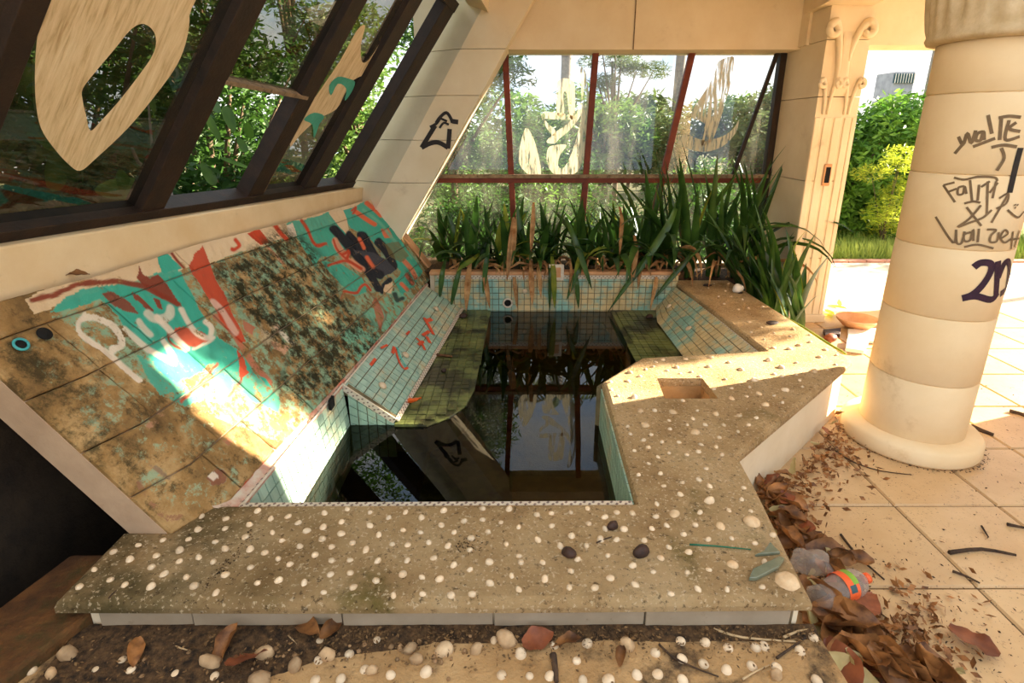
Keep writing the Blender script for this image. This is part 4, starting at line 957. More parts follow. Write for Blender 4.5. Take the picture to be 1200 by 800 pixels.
PAINT = [   # (kind, points, colour, width px, alpha)
    ('P', [(60, 372), (100, 340), (230, 300), (330, 270), (440, 236), (505, 325), (470, 372), (420, 430), (380, 470), (330, 520), (280, 500), (225, 480), (160, 440), (110, 400)], TEAL2, 0, .58),
    ('P', [(20, 400), (80, 380), (140, 440), (220, 480), (300, 520), (270, 590), (200, 600), (100, 500)], TEAL2, 0, .40),
    ('P', [(40, 368), (28, 350), (100, 318), (150, 305), (260, 270), (340, 255), (430, 228), (450, 240), (400, 262), (330, 280), (240, 310), (200, 318), (150, 330), (100, 345)], CREAM, 0, .95),
    ('P', [(58, 365), (75, 350), (105, 336), (150, 333), (185, 328), (212, 318), (232, 360), (250, 392), (282, 412), (300, 440), (262, 432), (248, 424), (228, 440), (208, 448), (188, 436), (170, 410), (150, 392), (140, 372), (118, 350), (70, 366)], TEAL, 0, .95),
    ('P', [(115, 345), (160, 335), (206, 358), (206, 345), (180, 322), (205, 312), (225, 345), (248, 388), (226, 402), (190, 400), (150, 374)], TEAL, 0, .9),
    ('P', [(160, 416), (186, 418), (212, 446), (238, 470), (216, 476), (186, 462), (172, 440)], TEAL, 0, .8),
    ('P', [(250, 425), (268, 405), (286, 420), (302, 442), (330, 468), (324, 482), (296, 470), (276, 452), (262, 470), (245, 462)], TEAL, 0, .75),
    ('P', [(184, 300), (196, 296), (212, 314), (190, 320)], TEAL, 0, 1), ('P', [(290, 262), (322, 254), (322, 262), (292, 270)], TEAL2, 0, .7),
    ('P', [(335, 262), (386, 249), (396, 262), (420, 290), (400, 300), (376, 300), (368, 312), (352, 284)], TEAL, 0, .9),
    ('P', [(376, 306), (398, 308), (424, 325), (430, 342), (414, 346), (398, 332), (384, 316)], TEAL, 0, .9),
    ('P', [(398, 248), (428, 236), (446, 250), (476, 290), (496, 318), (486, 336), (470, 346), (462, 330), (470, 318), (452, 300), (430, 276), (412, 268)], TEAL, 0, .95),
    ('P', [(396, 400), (420, 372), (442, 356), (462, 338), (478, 348), (468, 372), (440, 404), (420, 428), (412, 414)], TEAL2, 0, .7),
    ('P', [(336, 264), (344, 262), (347, 276), (340, 278)], WHITE, 0, 1),
    ('P', [(386, 250), (402, 246), (410, 270), (407, 276), (396, 264)], CREAM, 0, 1),
    ('P', [(312, 496), (340, 470), (380, 452), (330, 512), (300, 560), (286, 540)], TEAL2, 0, .35),
    # maroon and red shapes
    ('L', sm([(38, 352), (60, 346), (90, 334), (125, 330), (160, 333), (185, 344), (208, 356)]), MAROON, 6, .95),
    ('P', [(162, 310), (166, 320), (176, 326), (186, 322), (198, 336), (212, 358), (190, 350), (168, 334), (160, 326)], MAROON, 0, .95),
    ('P', [(120, 344), (132, 342), (150, 352), (164, 368), (150, 366), (130, 356)], MAROON, 0, .9), ('P', [(154, 342), (166, 348), (182, 366), (172, 362), (158, 350)], MAROON, 0, .95), ('P', [(178, 348), (186, 350), (192, 364), (186, 362)], MAROON, 0, .95),
    ('P', [(222, 312), (228, 298), (238, 288), (245, 306), (252, 326), (262, 342), (275, 372), (282, 386), (290, 402), (282, 402), (262, 380), (246, 352), (236, 336), (226, 322)], RED, 0, .95),
    ('L', sm([(252, 370), (268, 384), (280, 400), (292, 420), (302, 432), (316, 448)]), RED, 7, .7),
    ('L', sm([(202, 297), (208, 306), (216, 314)]), MAROON, 3, 1), ('L', sm([(275, 280), (281, 288), (276, 293), (272, 292)]), RED, 4, 1), ('P', [(290, 274), (304, 268), (316, 284), (304, 286)], RED, 0, 1),
    ('L', sm([(322, 264), (330, 274), (336, 280)]), RED, 5, 1), ('L', sm([(312, 288), (326, 302), (338, 316)]), ORANGE, 3, .6),
    ('L', sm([(353, 258), (362, 272), (370, 287), (381, 285)]), RED, 3.2, 1),
    ('P', [(196, 394), (206, 384), (226, 384), (240, 390), (246, 400), (226, 406), (214, 402)], RED, 0, .9), ('L', sm([(197, 386), (198, 398), (206, 406), (216, 409)]), MAROON, 2.6, 1),
    ('P', [(279, 410), (286, 420), (288, 432), (292, 436), (282, 446), (280, 440)], RED, 0, .95), ('L', sm([(254, 426), (242, 440), (230, 452), (212, 470)]), RED, 3.4, .9),
    ('L', sm([(282, 446), (274, 456), (268, 464)]), MAROON, 4, .8), ('P', [(284, 374), (300, 384), (296, 394), (286, 386)], RED, 0, .7),
    ('L', sm([(196, 474), (186, 490), (176, 500)]), RED, 10, .5), ('P', [(250, 500), (264, 496), (276, 512), (268, 522), (254, 512)], RED, 0, .6), ('L', sm([(162, 566), (176, 588), (196, 606), (212, 604)]), MAROON, 8, .6), ('L', sm([(176, 544), (188, 552), (198, 560)]), MAROON, 6, .6),
    ('P', [(240, 560), (254, 548), (266, 552), (264, 566), (250, 570)], MAROON, 0, .8), ('P', [(242, 558), (252, 552), (258, 560), (250, 564)], WHITE, 0, .9),
    ('L', sm([(272, 592), (290, 570), (310, 548), (330, 520)]), RED, 9, .9), ('L', sm([(318, 495), (328, 502), (336, 490)]), RED, 8, .8),
    ('P', [(303, 440), (310, 442), (318, 454), (312, 452)], TEAL, 0, 1),
    # white tag letters
    ('L', sm([(99, 368), (92, 380), (94, 390), (106, 400), (124, 412), (140, 426), (154, 438), (164, 446)]), WHITE, 7, .9), ('L', sm([(96, 374), (110, 372), (130, 380), (140, 392), (142, 402), (132, 410)]), WHITE, 8, .9),
    ('L', sm([(146, 386), (160, 398), (174, 410)]), WHITE, 7, .8), ('L', sm([(162, 376), (168, 384), (176, 392)]), WHITE, 7, .75), ('L', sm([(176, 410), (190, 418), (204, 424), (200, 412), (190, 398)]), WHITE, 6, .85),
    ('L', sm([(172, 366), (182, 374), (196, 372), (200, 362)]), WHITE, 9, .7), ('L', sm([(184, 372), (196, 384), (208, 398), (218, 408)]), WHITE, 7, .9), ('L', sm([(212, 362), (220, 376), (230, 390), (246, 396), (248, 384), (240, 376)]), WHITE, 6, .9),
    ('L', sm([(226, 408), (240, 404), (252, 396)]), WHITE, 3, .9), ('L', sm([(250, 354), (262, 366), (272, 384), (276, 390)]), WHITE, 7, .55), ('L', sm([(324, 382), (334, 394), (344, 404)]), WHITE, 5, .8), ('P', [(318, 400), (338, 404), (334, 416), (322, 410)], PINK, 0, .7),
    ('P', [(305, 380), (324, 376), (330, 396), (316, 410), (304, 398)], PINK, 0, .4),
    # black hand shape and the busy far corner
    ('L', sm([(391, 268), (402, 280), (414, 295), (422, 304)]), BLACK, 10, 1), ('L', sm([(410, 276), (420, 290), (430, 304)]), BLACK, 10, 1), ('L', sm([(424, 276), (432, 288), (440, 302)]), BLACK, 11, 1), ('L', sm([(444, 284), (454, 296), (462, 312)]), BLACK, 10, 1),
    ('P', [(414, 292), (438, 296), (452, 304), (464, 316), (458, 322), (444, 326), (432, 322), (420, 308)], lin(66, 64, 68), 0, 1), ('L', sm([(420, 302), (434, 316), (446, 322)]), BLACK, 10, 1), ('L', sm([(428, 312), (436, 326), (444, 338)]), BLACK, 9, 1),
    ('L', sm([(448, 342), (452, 332), (458, 328)]), BLACK, 5, 1), ('L', sm([(462, 344), (466, 352), (472, 350)]), BLACK, 5, .9), ('P', [(452, 334), (460, 330), (458, 344), (450, 342)], CREAM, 0, 1),
    ('L', sm([(392, 282), (398, 292), (406, 302), (418, 312), (424, 316)]), PINK, 8, .9), ('L', sm([(390, 280), (394, 290), (402, 300), (410, 306), (424, 316)]), RED, 2, 1), ('L', sm([(402, 298), (408, 294), (406, 302)]), RED, 3, 1),
    ('L', sm([(386, 312), (396, 307), (408, 306), (424, 315)]), RED, 2.6, 1), ('L', sm([(404, 342), (418, 342), (426, 332), (434, 340)]), RED, 2.6, 1), ('L', sm([(406, 342), (400, 350)]), RED, 2, .8),
    ('L', sm([(421, 280), (426, 290)]), ORANGE, 4, 1), ('L', sm([(431, 302), (437, 312)]), ORANGE, 4, 1), ('L', sm([(417, 248), (428, 256), (438, 262)]), ORANGE, 5, 1), ('L', sm([(430, 238), (440, 246), (446, 252)]), ORANGE, 5, 1), ('L', sm([(412, 246), (416, 242), (414, 250)]), RED, 2.5, 1),
    ('P', [(446, 268), (456, 268), (460, 278), (452, 280)], ORANGE, 0, .9), ('L', sm([(474, 306), (482, 316), (488, 326)]), ORANGE, 5, .8), ('L', sm([(476, 322), (484, 332)]), RED, 5, .8), ('L', sm([(470, 332), (478, 340)]), ORANGE, 4, .9),
    ('L', sm([(426, 246), (446, 262), (462, 282), (482, 302)]), TEAL2, 3, .8), ('P', [(450, 286), (466, 282), (480, 300), (470, 308), (456, 300)], lin(120, 104, 60), 0, .7),
    ('P', [(436, 356), (442, 348), (450, 372), (446, 392)], RED, 0, .7), ('L', sm([(430, 340), (452, 368), (440, 392)]), MAROON, 2, .6),
]
MOSS = [([(262, 318), (300, 296), (330, 272), (356, 286), (380, 316), (396, 350), (430, 380), (444, 400), (420, 430), (400, 448), (352, 470), (330, 450), (346, 420), (318, 396), (300, 370), (276, 350)], 1.0, 14),
        ([(480, 318), (500, 326), (496, 342), (480, 336)], .8, 6), ([(10, 400), (60, 400), (110, 450), (60, 470), (40, 480)], .55, 20), ([(60, 490), (110, 480), (160, 530), (150, 570), (110, 530)], .5, 16)]
def paint_attr(P):
    x, y = project(P); n = len(x)
    wob = 1.6 * np.sin(x * .16 + y * .11) + 1.0 * np.sin(y * .31 - x * .23)
    xs, ys = x + wob * .5, y + wob * .4
    rgb = np.tile(np.array([[.4, .3, .15]]), (n, 1)); al = np.zeros(n)
    for kind, pts, c, w, a in PAINT:
        m = in_np(xs, ys, pts).astype(float) if kind == 'P' else np.clip((w / 2 + 1.0 - dist_np(xs, ys, pts)) / 1.6, 0, 1)
        m = m * a; k = m > al * 0.0 
        rgb = rgb * (1 - m[:, None]) + np.array(c[:3])[None] * m[:, None]
        al = np.maximum(al, m)
    ms = np.zeros(n)
    for pts, a, soft in MOSS:
        d = dist_np(x, y, list(pts) + [pts[0]]); ins = in_np(x, y, pts)
        ms = np.maximum(ms, a * np.where(ins, 1.0, np.clip(1 - d / soft, 0, 1)))
    return rgb, al, ms
rows = [0.0, 0.20, 0.42, 0.66, 0.88, 1.0]
rr_ = np.random.default_rng(3)
def stone(u0, u1, v0, v1, h, mat):
    L = np.linalg.norm(SL(u1, .5) - SL(u0, .5)); W = np.linalg.norm(SL(.5, v1) - SL(.5, v0))
    nu, nv = max(2, int(L / 0.005)), max(2, int(W / 0.005))
    gu, gv = 0.004 / L * (u1 - u0), 0.004 / W * (v1 - v0)
    us = np.linspace(u0 + gu / 2, u1 - gu / 2, nu + 1); vs = np.linspace(v0 + gv / 2, v1 - gv / 2, nv + 1)
    tl = (rr_.normal(0, .002), rr_.normal(0, .002))
    grid = np.zeros((nu + 1, nv + 1, 3))
    for i, u in enumerate(us):
        b, t = S_bot(u), S_top(u)
        grid[i] = b[None] + (t - b)[None] * vs[:, None]
    edge = np.zeros((nu + 1, nv + 1)); edge[0] = edge[-1] = 1; edge[:, 0] = edge[:, -1] = 1
    hh = h + tl[0] * (np.arange(nu + 1) / nu - .5)[:, None] + tl[1] * (np.arange(nv + 1) / nv - .5)[None] - edge * 0.004
    wav = 0.0012 * np.sin(grid[..., 1] * 60 + grid[..., 2] * 47) + 0.001 * np.sin(grid[..., 1] * 113 - grid[..., 2] * 91)
    grid = grid + SN * (hh + wav)[..., None]
    V = grid.reshape(-1, 3); idx = np.arange((nu + 1) * (nv + 1)).reshape(nu + 1, nv + 1)
    F = np.stack([idx[:-1, :-1], idx[1:, :-1], idx[1:, 1:], idx[:-1, 1:]], -1).reshape(-1, 4)
    ring = list(idx[:, 0]) + list(idx[-1, 1:]) + list(idx[-2::-1, -1]) + list(idx[0, -2:0:-1])
    lowv = V[ring] - SN * 0.022; o = len(V); Vn = np.vstack([V, lowv]); m = len(ring)
    F2 = [(ring[(i + 1) % m], ring[i], o + i, o + (i + 1) % m) for i in range(m)]
    me = bpy.data.meshes.new('stone'); P0 = WORLD[slab_root.name]
    me.from_pydata((Vn - P0).tolist(), [], F.tolist() + F2)
    rgb, al, ms = paint_attr(Vn)
    a1 = me.color_attributes.new('paint', 'FLOAT_COLOR', 'POINT'); a1.data.foreach_set('color', np.hstack([rgb, al[:, None]]).astype(np.float32).ravel())
    a2 = me.color_attributes.new('moss', 'FLOAT_COLOR', 'POINT'); a2.data.foreach_set('color', np.hstack([np.repeat(ms[:, None], 3, 1), np.ones((len(ms), 1))]).astype(np.float32).ravel())
    me.materials.append(mat)
    o_ = bpy.data.objects.new('stone_tile', me); COL.objects.link(o_); o_.parent = slab_root; WORLD[o_.name] = P0
    return o_
for r in range(5):
    u = 0.0
    while u < 1:
        w = rr_.uniform(0.07, 0.115) if r < 4 else rr_.uniform(0.13, 0.2)
        u2 = min(1.0, u + w)
        if 1 - u2 < 0.045: u2 = 1.0
        stone(u, u2, rows[r], rows[r + 1], rr_.uniform(-0.001, 0.004), MAT['graffiti']); u = u2
# fittings in the slab: black discs paint the shade in an open pipe and a teal ringed jet
def onslab(x, y): return onp(x, y, SL(0.05, .7) + SN * 0.012, SN)
hq = Vector(SN).to_track_quat('Z', 'Y').to_euler()
ph = MB().lathe([(0.026, 0), (0.026, 0.003)], (0, 0, 0), 20)
place(mesh_of('pipe_hole', ph, MAT['hole_shade']), 'pipe_hole', onslab(52, 391) , hq, 0.8, slab_root)
place(mesh_of('jet_core', MB().lathe([(0.016, 0), (0.016, 0.006)], (0, 0, 0), 20), MAT['hole_shade']), 'jet_core', onslab(24, 404), hq, 0.8, slab_root)
place(mesh_of('jet_ring', MB().tube([(0.022 * math.cos(a), 0.022 * math.sin(a), 0.004) for a in np.linspace(0, 6.28, 22)], 0.005, 6), MAT['teal_plastic']), 'jet_ring', onslab(24, 404), hq, 0.8, slab_root)

# ================================================================== PLANTER, LOW STEP, PIT
planter = empty('planter', (0.5, 4.5, 0.0), 'terracotta edged planter bed behind the pool wall', 'planter')
obj('planter_lip', MB().bbox(-0.66, 1.34, 4.235, 4.34, 0.385, 0.415), MAT['terracotta'], planter, bevel=0.012)
obj('planter_wall', MB().bbox(-0.66, 1.34, 4.282, 4.335, -0.5, 0.386), MAT['plaster'], planter)
obj('planter_soil', MB().bbox(-1.05, 1.40, 4.335, 4.85, -0.4, 0.395).bbox(1.40, 2.2, 4.325, 4.85, -0.4, 0.30).bbox(1.80, 2.2, 3.45, 4.325, -0.02, 0.06), MAT['soil'], planter)

ZS = 0.220
low_step = obj('shell_step', MB().hexa([(-1.42, 0.5, -0.3), (0.82, 0.5, -0.3), (0.815, 1.16, -0.3), (-1.16, 1.16, -0.3)], [(-1.42, 0.5, ZS), (0.82, 0.5, ZS), (0.815, 1.16, ZS), (-1.16, 1.16, ZS)]), MAT['step_concrete'], bevel=0.008)
tag(low_step, 'tan concrete step set with shells below the front of the pool coping', 'step')
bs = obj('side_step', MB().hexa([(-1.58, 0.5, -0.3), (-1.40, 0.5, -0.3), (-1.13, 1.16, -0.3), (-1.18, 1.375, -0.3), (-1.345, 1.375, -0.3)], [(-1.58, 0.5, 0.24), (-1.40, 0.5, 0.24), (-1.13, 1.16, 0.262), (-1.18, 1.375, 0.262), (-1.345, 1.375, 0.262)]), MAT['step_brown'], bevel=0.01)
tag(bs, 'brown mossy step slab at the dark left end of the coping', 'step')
ssh = [(22, 148), (70, 72), (93, 43), (128, 68), (150, 93), (110, 106), (206, 112), (228, 118), (36, 88), (30, 128), (6, 140)]
for px, py in [(278, 327), (361, 372), (720, 472), (565, 532), (768, 530), (1030, 553), (705, 395), (165, 440), (190, 530)]:
    p = onz(px / 5, 680 + py / 5, ZS); place(SH[1], 'shell', p, (0, 0, RNG.uniform(0, 6)), 0.024, low_step)
for px, py in [(675, 160), (845, 235), (665, 270), (940, 325), (1085, 355), (800, 375), (650, 385), (60, 365), (285, 385), (1010, 155)]:
    p = onz(240 + px / 5, 720 + py / 5, ZS); place(SH[1], 'shell', p, (0, 0, RNG.uniform(0, 6)), 0.024, low_step)
for px, py, s in [(100, 335, 1.2), (540, 358, 1), (700, 362, .8), (978, 274, .9), (1015, 382, .9), (1045, 172, 1.1), (650, 228, 1.2), (845, 180, .9), (495, 150, .8), (825, 360, 1), (1170, 385, 1.2), (210, 205, 2.0)]:
    p = onz(480 + px / 5, 720 + py / 5, ZS); place(SH[2 if s > 1.8 else 1], 'shell', p, (0, 0, RNG.uniform(0, 6)), 0.025 * s, low_step)
for px, py in [(390, 160), (535, 165), (665, 200), (240, 228), (392, 260), (518, 290), (658, 323), (130, 352), (258, 352), (395, 382), (800, 303), (945, 310), (1085, 210), (1165, 138), (825, 196), (875, 185), (1180, 384)]:
    p = onz(720 + px / 5, 720 + py / 5, ZS); place(SH[1], 'shell', p, (0, 0, RNG.uniform(0, 6)), 0.026, low_step)
def rock(seed, n=2, rough=0.28):
    bm = bmesh.new(); bmesh.ops.create_icosphere(bm, subdivisions=n, radius=0.5); r = random.Random(seed)
    off = Vector((r.uniform(-9, 9), r.uniform(-9, 9), r.uniform(-9, 9)))
    for v in bm.verts: v.co *= 1 + rough * noise.noise(v.co * 2.2 + off) * 1.6
    mb = MB(); mb.v = [tuple(v.co) for v in bm.verts]; mb.f = [tuple(v.index for v in f.verts) for f in bm.faces]; bm.free(); return mb
rockme = [mesh_of('rock', rock(i), MAT['stonegrey'], False) for i in range(4)]
for i, (px, py, z, s) in enumerate([(140, 655, -0.05, .10), (95, 650, -0.2, .16), (70, 600, -0.22, .15), (105, 620, -0.2, .14), (40, 590, -0.22, .12), (85, 680, -0.2, .13)]):
    p = onz(px, py, z); o = place(rockme[i % 4], 'rubble_rock', p, (RNG.uniform(0, 6), RNG.uniform(0, 6), RNG.uniform(0, 6)), (s, s * 1.2, s * .8))
    tag(o, 'rough rubble rock lying in the dark pit under the leaning slab', 'rock', 'rubble rocks in the pit')
for i, (px, py) in enumerate(((-4, 692), (-4, 706))):
    p = onz(px, py, 0.02 + 0.03 * (1 - i)); cup = MB().lathe([(0.035, -0.3), (0.05, 0.0), (0.054, 0.006), (0.05, 0.012), (0.046, 0.0)], (0, 0, 0), 20)
    o = place(mesh_of('discarded_cup', cup, MAT['white']), 'discarded_cup', p, (0, 0, 0), 1); tag(o, 'white discarded cup standing in the dark pit by the brown side step', 'cup', 'white cups by the side step')
# ================================================================== PLANTS
pr = random.Random(11)
def strap_leaf(mb, P, az, el0, L, droop, W, n=9, twist=0.0, fold=0.22):
    P = np.asarray(P, float).copy(); o = len(mb.v); d2 = A(math.cos(az), math.sin(az), 0); side = A(-math.sin(az), math.cos(az), 0)
    seg = L / n
    for i in range(n + 1):
        t = i / n; e = el0 - droop * t ** 1.4
        w = W * (0.55 + 0.45 * min(1, t * 3)) * (1 - max(0, (t - 0.45) / 0.55) ** 1.8) + 0.001
        dirv = d2 * math.cos(e) + A(0, 0, math.sin(e)); up = -d2 * math.sin(e) + A(0, 0, math.cos(e))
        s = side * math.cos(twist * t) + up * math.sin(twist * t); u = np.cross(dirv, s)
        mb.v += [tuple(P - s * w / 2 + u * w * fold), tuple(P), tuple(P + s * w / 2 + u * w * fold)]
        P = P + dirv * seg
    for i in range(n):
        for k in (0, 1): mb.f.append((o + 3 * i + k, o + 3 * i + k + 1, o + 3 * i + 4 + k, o + 3 * i + 3 + k))
    return mb
def strap_plant(x, y, z, n, L, label, group=None, dry=1, lean=0.0, upright=0.5, tall_y=None):
    root = empty('strap_plant', (x, y, z), label, 'plant', group)
    for i in range(n):
        az = -math.pi / 2 + pr.gauss(0, 1.15) + lean
        if pr.random() < 0.25: az = pr.uniform(0, 6.28)
        ln = L * pr.uniform(0.7, 1.12)
        up = pr.random() < upright
        el0 = math.radians(pr.uniform(72, 89) if up else pr.uniform(48, 75))
        dr = math.radians(pr.uniform(5, 45) if up else pr.uniform(70, 150))
        if math.sin(az) > 0: dr *= 0.35; el0 = max(el0, math.radians(76))
        if z < .1: az = math.pi + pr.gauss(0, .9); el0 = math.radians(pr.uniform(70, 89)); dr = math.radians(pr.uniform(5, 50))
        p = A(x + pr.uniform(-.05, .05), y + pr.uniform(-.04, .04), z - 0.01)
        m = MAT['strap'] if pr.random() > 0.07 else MAT['strap_yellow']
        obj('leaf', strap_leaf(MB(), p, az, el0, ln, dr, pr.uniform(.042, .068), 10, pr.gauss(0, .6)), m, root, smooth=True)
    for i in range(dry):
        az = -math.pi / 2 + pr.gauss(0, .6)
        p = A(x + pr.uniform(-.08, .08), y + pr.uniform(-.05, .02), z)
        obj('dry_leaf', strap_leaf(MB(), p, az, math.radians(pr.uniform(40, 75)), L * pr.uniform(.45, .75), math.radians(pr.uniform(120, 175)), pr.uniform(.02, .042), 12, pr.gauss(0, 2.2), .4), MAT['dryleaf'], root, smooth=True)
    return root
LOWG = 'low strap leaved plants along the back planter'
for i in range(13):
    x = -0.46 + i * 0.142 + pr.uniform(-.03, .03)
    strap_plant(x, pr.choice((4.42, 4.50, 4.58)), 0.385, 12, 0.50 + 0.012 * i, 'dark green strap leaved plant in the planter bed behind the pool wall', LOWG, dry=2, upright=0.42)
for i in range(6):
    x = -0.60 + i * 0.30
    strap_plant(x, 4.72, 0.385, 10, 0.56, 'dark green strap leaved plant in the planter bed behind the pool wall', LOWG, dry=0, upright=0.6)
TALLG = 'tall strap leaved plants between pool and pilaster'
for (x, y, z, L, n, ln) in ((1.30, 4.50, .385, .92, 13, -.5), (1.50, 4.52, .30, 1.05, 14, -.2), (1.70, 4.56, .30, 1.10, 14, 0), (1.88, 4.50, .30, 1.05, 13, .1), (2.05, 4.55, .30, 1.0, 11, .1), (1.12, 4.60, .385, .85, 11, -.3),
                             (1.93, 4.2, .05, .85, 15, .1), (1.97, 3.9, .05, .66, 14, .1), (2.06, 4.1, .05, .95, 13, .3), (2.0, 3.65, .05, .52, 12, .1), (2.1, 3.9, .05, .72, 12, .1)):
    strap_plant(x, y, z, n, L, 'tall upright strap leaved plant growing beside the cream pilaster', TALLG, dry=2 if z > .1 else 0, lean=ln, upright=0.58)
# long loose leaves and withered bundles named in the photo
def px_leaf(root, name, a, b, Y, az_bias, W, mat, n=10, arch=0.1):
    """strap leaf running from one photo point to another in front of the bed"""
    a = (a[0], a[1] - 10); mb = MB()
    P, Q = ony(*a, 4.19), ony(*b, 4.19)
    for i in range(n + 1):
        t = i / n; g_ = max(0, 1 - t / .3)
        p = lerp(P, Q, t) + A(0, 0.14 * g_ ** 1.5, arch * math.sin(math.pi * t)); tang = unit(Q - P)
        w = W * (0.5 + .5 * min(1, 3 * t)) * (1 - max(0, (t - .5) / .5) ** 2) + .001
        s = unit(np.cross(tang, A(0.1, -1, 0.25)))
        mb.v += [tuple(p - s * w / 2), tuple(p + A(0, .012, 0)), tuple(p + s * w / 2)]
    for i in range(n):
        for k in (0, 1): mb.f.append((3 * i + k, 3 * i + k + 1, 3 * i + 4 + k, 3 * i + 3 + k))
    return obj(name, mb, mat, root, smooth=True)
hr = empty('strap_plant', (0.35, 4.42, 0.385), 'sprawling strap leaved plant with long leaves hanging over the tiled back wall', 'plant')
for a, b, W, m in (((665, 268), (694, 340), .06, 'strap'), ((648, 312), (650, 362), .055, 'strap_yellow'), ((645, 315), (644, 366), .035, 'strap'), ((682, 316), (664, 352), .05, 'strap'), ((675, 330), (678, 362), .045, 'strap'),
                   ((790, 270), (712, 366), .055, 'strap'), ((800, 250), (742, 330), .07, 'strap'), ((820, 300), (765, 352), .05, 'strap'), ((560, 312), (535, 318), .05, 'strap_yellow'), ((572, 300), (566, 345), .05, 'strap'), ((540, 320), (528, 362), .05, 'strap'),
                   ((520, 318), (515, 352), .05, 'strap'), ((602, 268), (594, 330), .055, 'dryleaf'), ((604, 270), (600, 312), .05, 'dryleaf'), ((626, 250), (622, 300), .045, 'dryleaf'), ((550, 320), (546, 365), .06, 'dryleaf'), ((566, 322), (574, 362), .05, 'dryleaf'),
                   ((602, 330), (606, 362), .04, 'dryleaf'), ((622, 320), (624, 358), .055, 'dryleaf'), ((632, 325), (634, 350), .04, 'dryleaf'), ((748, 290), (740, 336), .05, 'dryleaf'), ((772, 330), (762, 362), .04, 'dryleaf'), ((730, 255), (726, 300), .04, 'dryleaf'), ((670, 318), (668, 345), .03, 'dryleaf')):
    px_leaf(hr, 'dry_leaf' if m == 'dryleaf' else 'leaf', a, b, 4.34, 0, W * .8, MAT[m], arch=0.015)
for k in range(26):
    p = A(pr.uniform(-.55, 1.2), 4.30 + pr.uniform(-.03, .05), .42); q = p + A(pr.uniform(-.22, .22), pr.uniform(-.02, .06), pr.uniform(-.02, .06))
    m = lerp(p, q, .5) + A(0, 0, .04)
    obj('dry_leaf', MB().tube([p, lerp(p, m, .6), m, lerp(m, q, .5), q], [.006, .010, .012, .009, .003], 5), MAT['dryleaf'], hr, smooth=True)

# ================================================================== TREES OUTSIDE
tr = np.random.default_rng(21)
def leaf_cloud(blobs, n, size, flat=0.6, thin=0.5):
    """n small leaves scattered through ellipsoids (cx,cy,cz,rx,ry,rz)"""
    vol = np.array([b[3] * b[4] * b[5] for b in blobs]) ** 0.75; cnt = np.maximum(1, (vol / vol.sum() * n).astype(int))
    C = []
    for b, k in zip(blobs, cnt):
        d = tr.normal(size=(k, 3)); d /= np.linalg.norm(d, axis=1)[:, None]; r = tr.uniform(0.25, 1.0, (k, 1)) ** 0.55
        C.append(np.array(b[:3]) + d * r * np.array(b[3:6]))
    C = np.vstack(C); k = len(C)
    a = tr.normal(size=(k, 3)); a[:, 2] *= flat; a /= np.linalg.norm(a, axis=1)[:, None]
    b = np.cross(a, tr.normal(size=(k, 3))); b /= np.linalg.norm(b, axis=1)[:, None]
    s = size * tr.uniform(0.6, 1.3, (k, 1))
    V = np.stack([C - a * s, C + b * s * thin * .5, C + a * s, C - b * s * thin * .5], 1).reshape(-1, 3)
    mb = MB(); mb.v = V; mb.f = np.arange(4 * k).reshape(-1, 4); return mb
def fast_obj(name, mb, mat, parent):
    P = WORLD[parent.name]; me = bpy.data.meshes.new(name); V = np.asarray(mb.v) - P; F = np.asarray(mb.f)
    me.vertices.add(len(V)); me.vertices.foreach_set('co', V.astype(np.float32).ravel())
    me.loops.add(F.size); me.loops.foreach_set('vertex_index', F.astype(np.int32).ravel())
    me.polygons.add(len(F)); me.polygons.foreach_set('loop_start', np.arange(0, F.size, 4, dtype=np.int32)); me.polygons.foreach_set('loop_total', np.full(len(F), 4, np.int32))
    me.update(calc_edges=True); me.materials.append(mat)
    o = bpy.data.objects.new(name, me); COL.objects.link(o); o.parent = parent; WORLD[o.name] = P; return o
def tree(name, base, blobs, n, size, mat, label, cat, group=None, trunk=None, tr_r=0.06, thin=0.5, bark='bark'):
    r = empty(name, base, label, cat, group)
    fast_obj('foliage', leaf_cloud(blobs, n, size, thin=thin), MAT[mat], r)
    top = A(*blobs[0][:3]); b = np.asarray(base, float)
    pts = [lerp(b, top, t) + A(0.06 * math.sin(5 * t), 0.05 * math.sin(7 * t), 0) for t in np.linspace(0, 1, 7)]
    obj('trunk', MB().tube(pts, [tr_r * (1 - .6 * i / 6) for i in range(7)], 7), MAT[bark], r, smooth=True)
    mb = MB()
    for q in blobs[1:9]:
        s = lerp(b, top, .45); e = A(*q[:3]); mb.tube([s, lerp(s, e, .5) + A(0, 0, .05), e], [tr_r * .5, tr_r * .35, tr_r * .12], 5)
    if mb.v: obj('branch', mb, MAT[bark], r, smooth=True)
    return r
def blobs_around(c, R, k, r, flat=.8):
    out = [(c[0], c[1], c[2], r * 1.2, r * 1.2, r * flat)]
    for _ in range(k):
        d = tr.normal(size=3); d /= np.linalg.norm(d); q = np.array(c) + d * np.array(R) * tr.uniform(.5, 1.0)
        rr = r * tr.uniform(.6, 1.2); out.append((q[0], q[1], q[2], rr, rr, rr * flat))
    return out
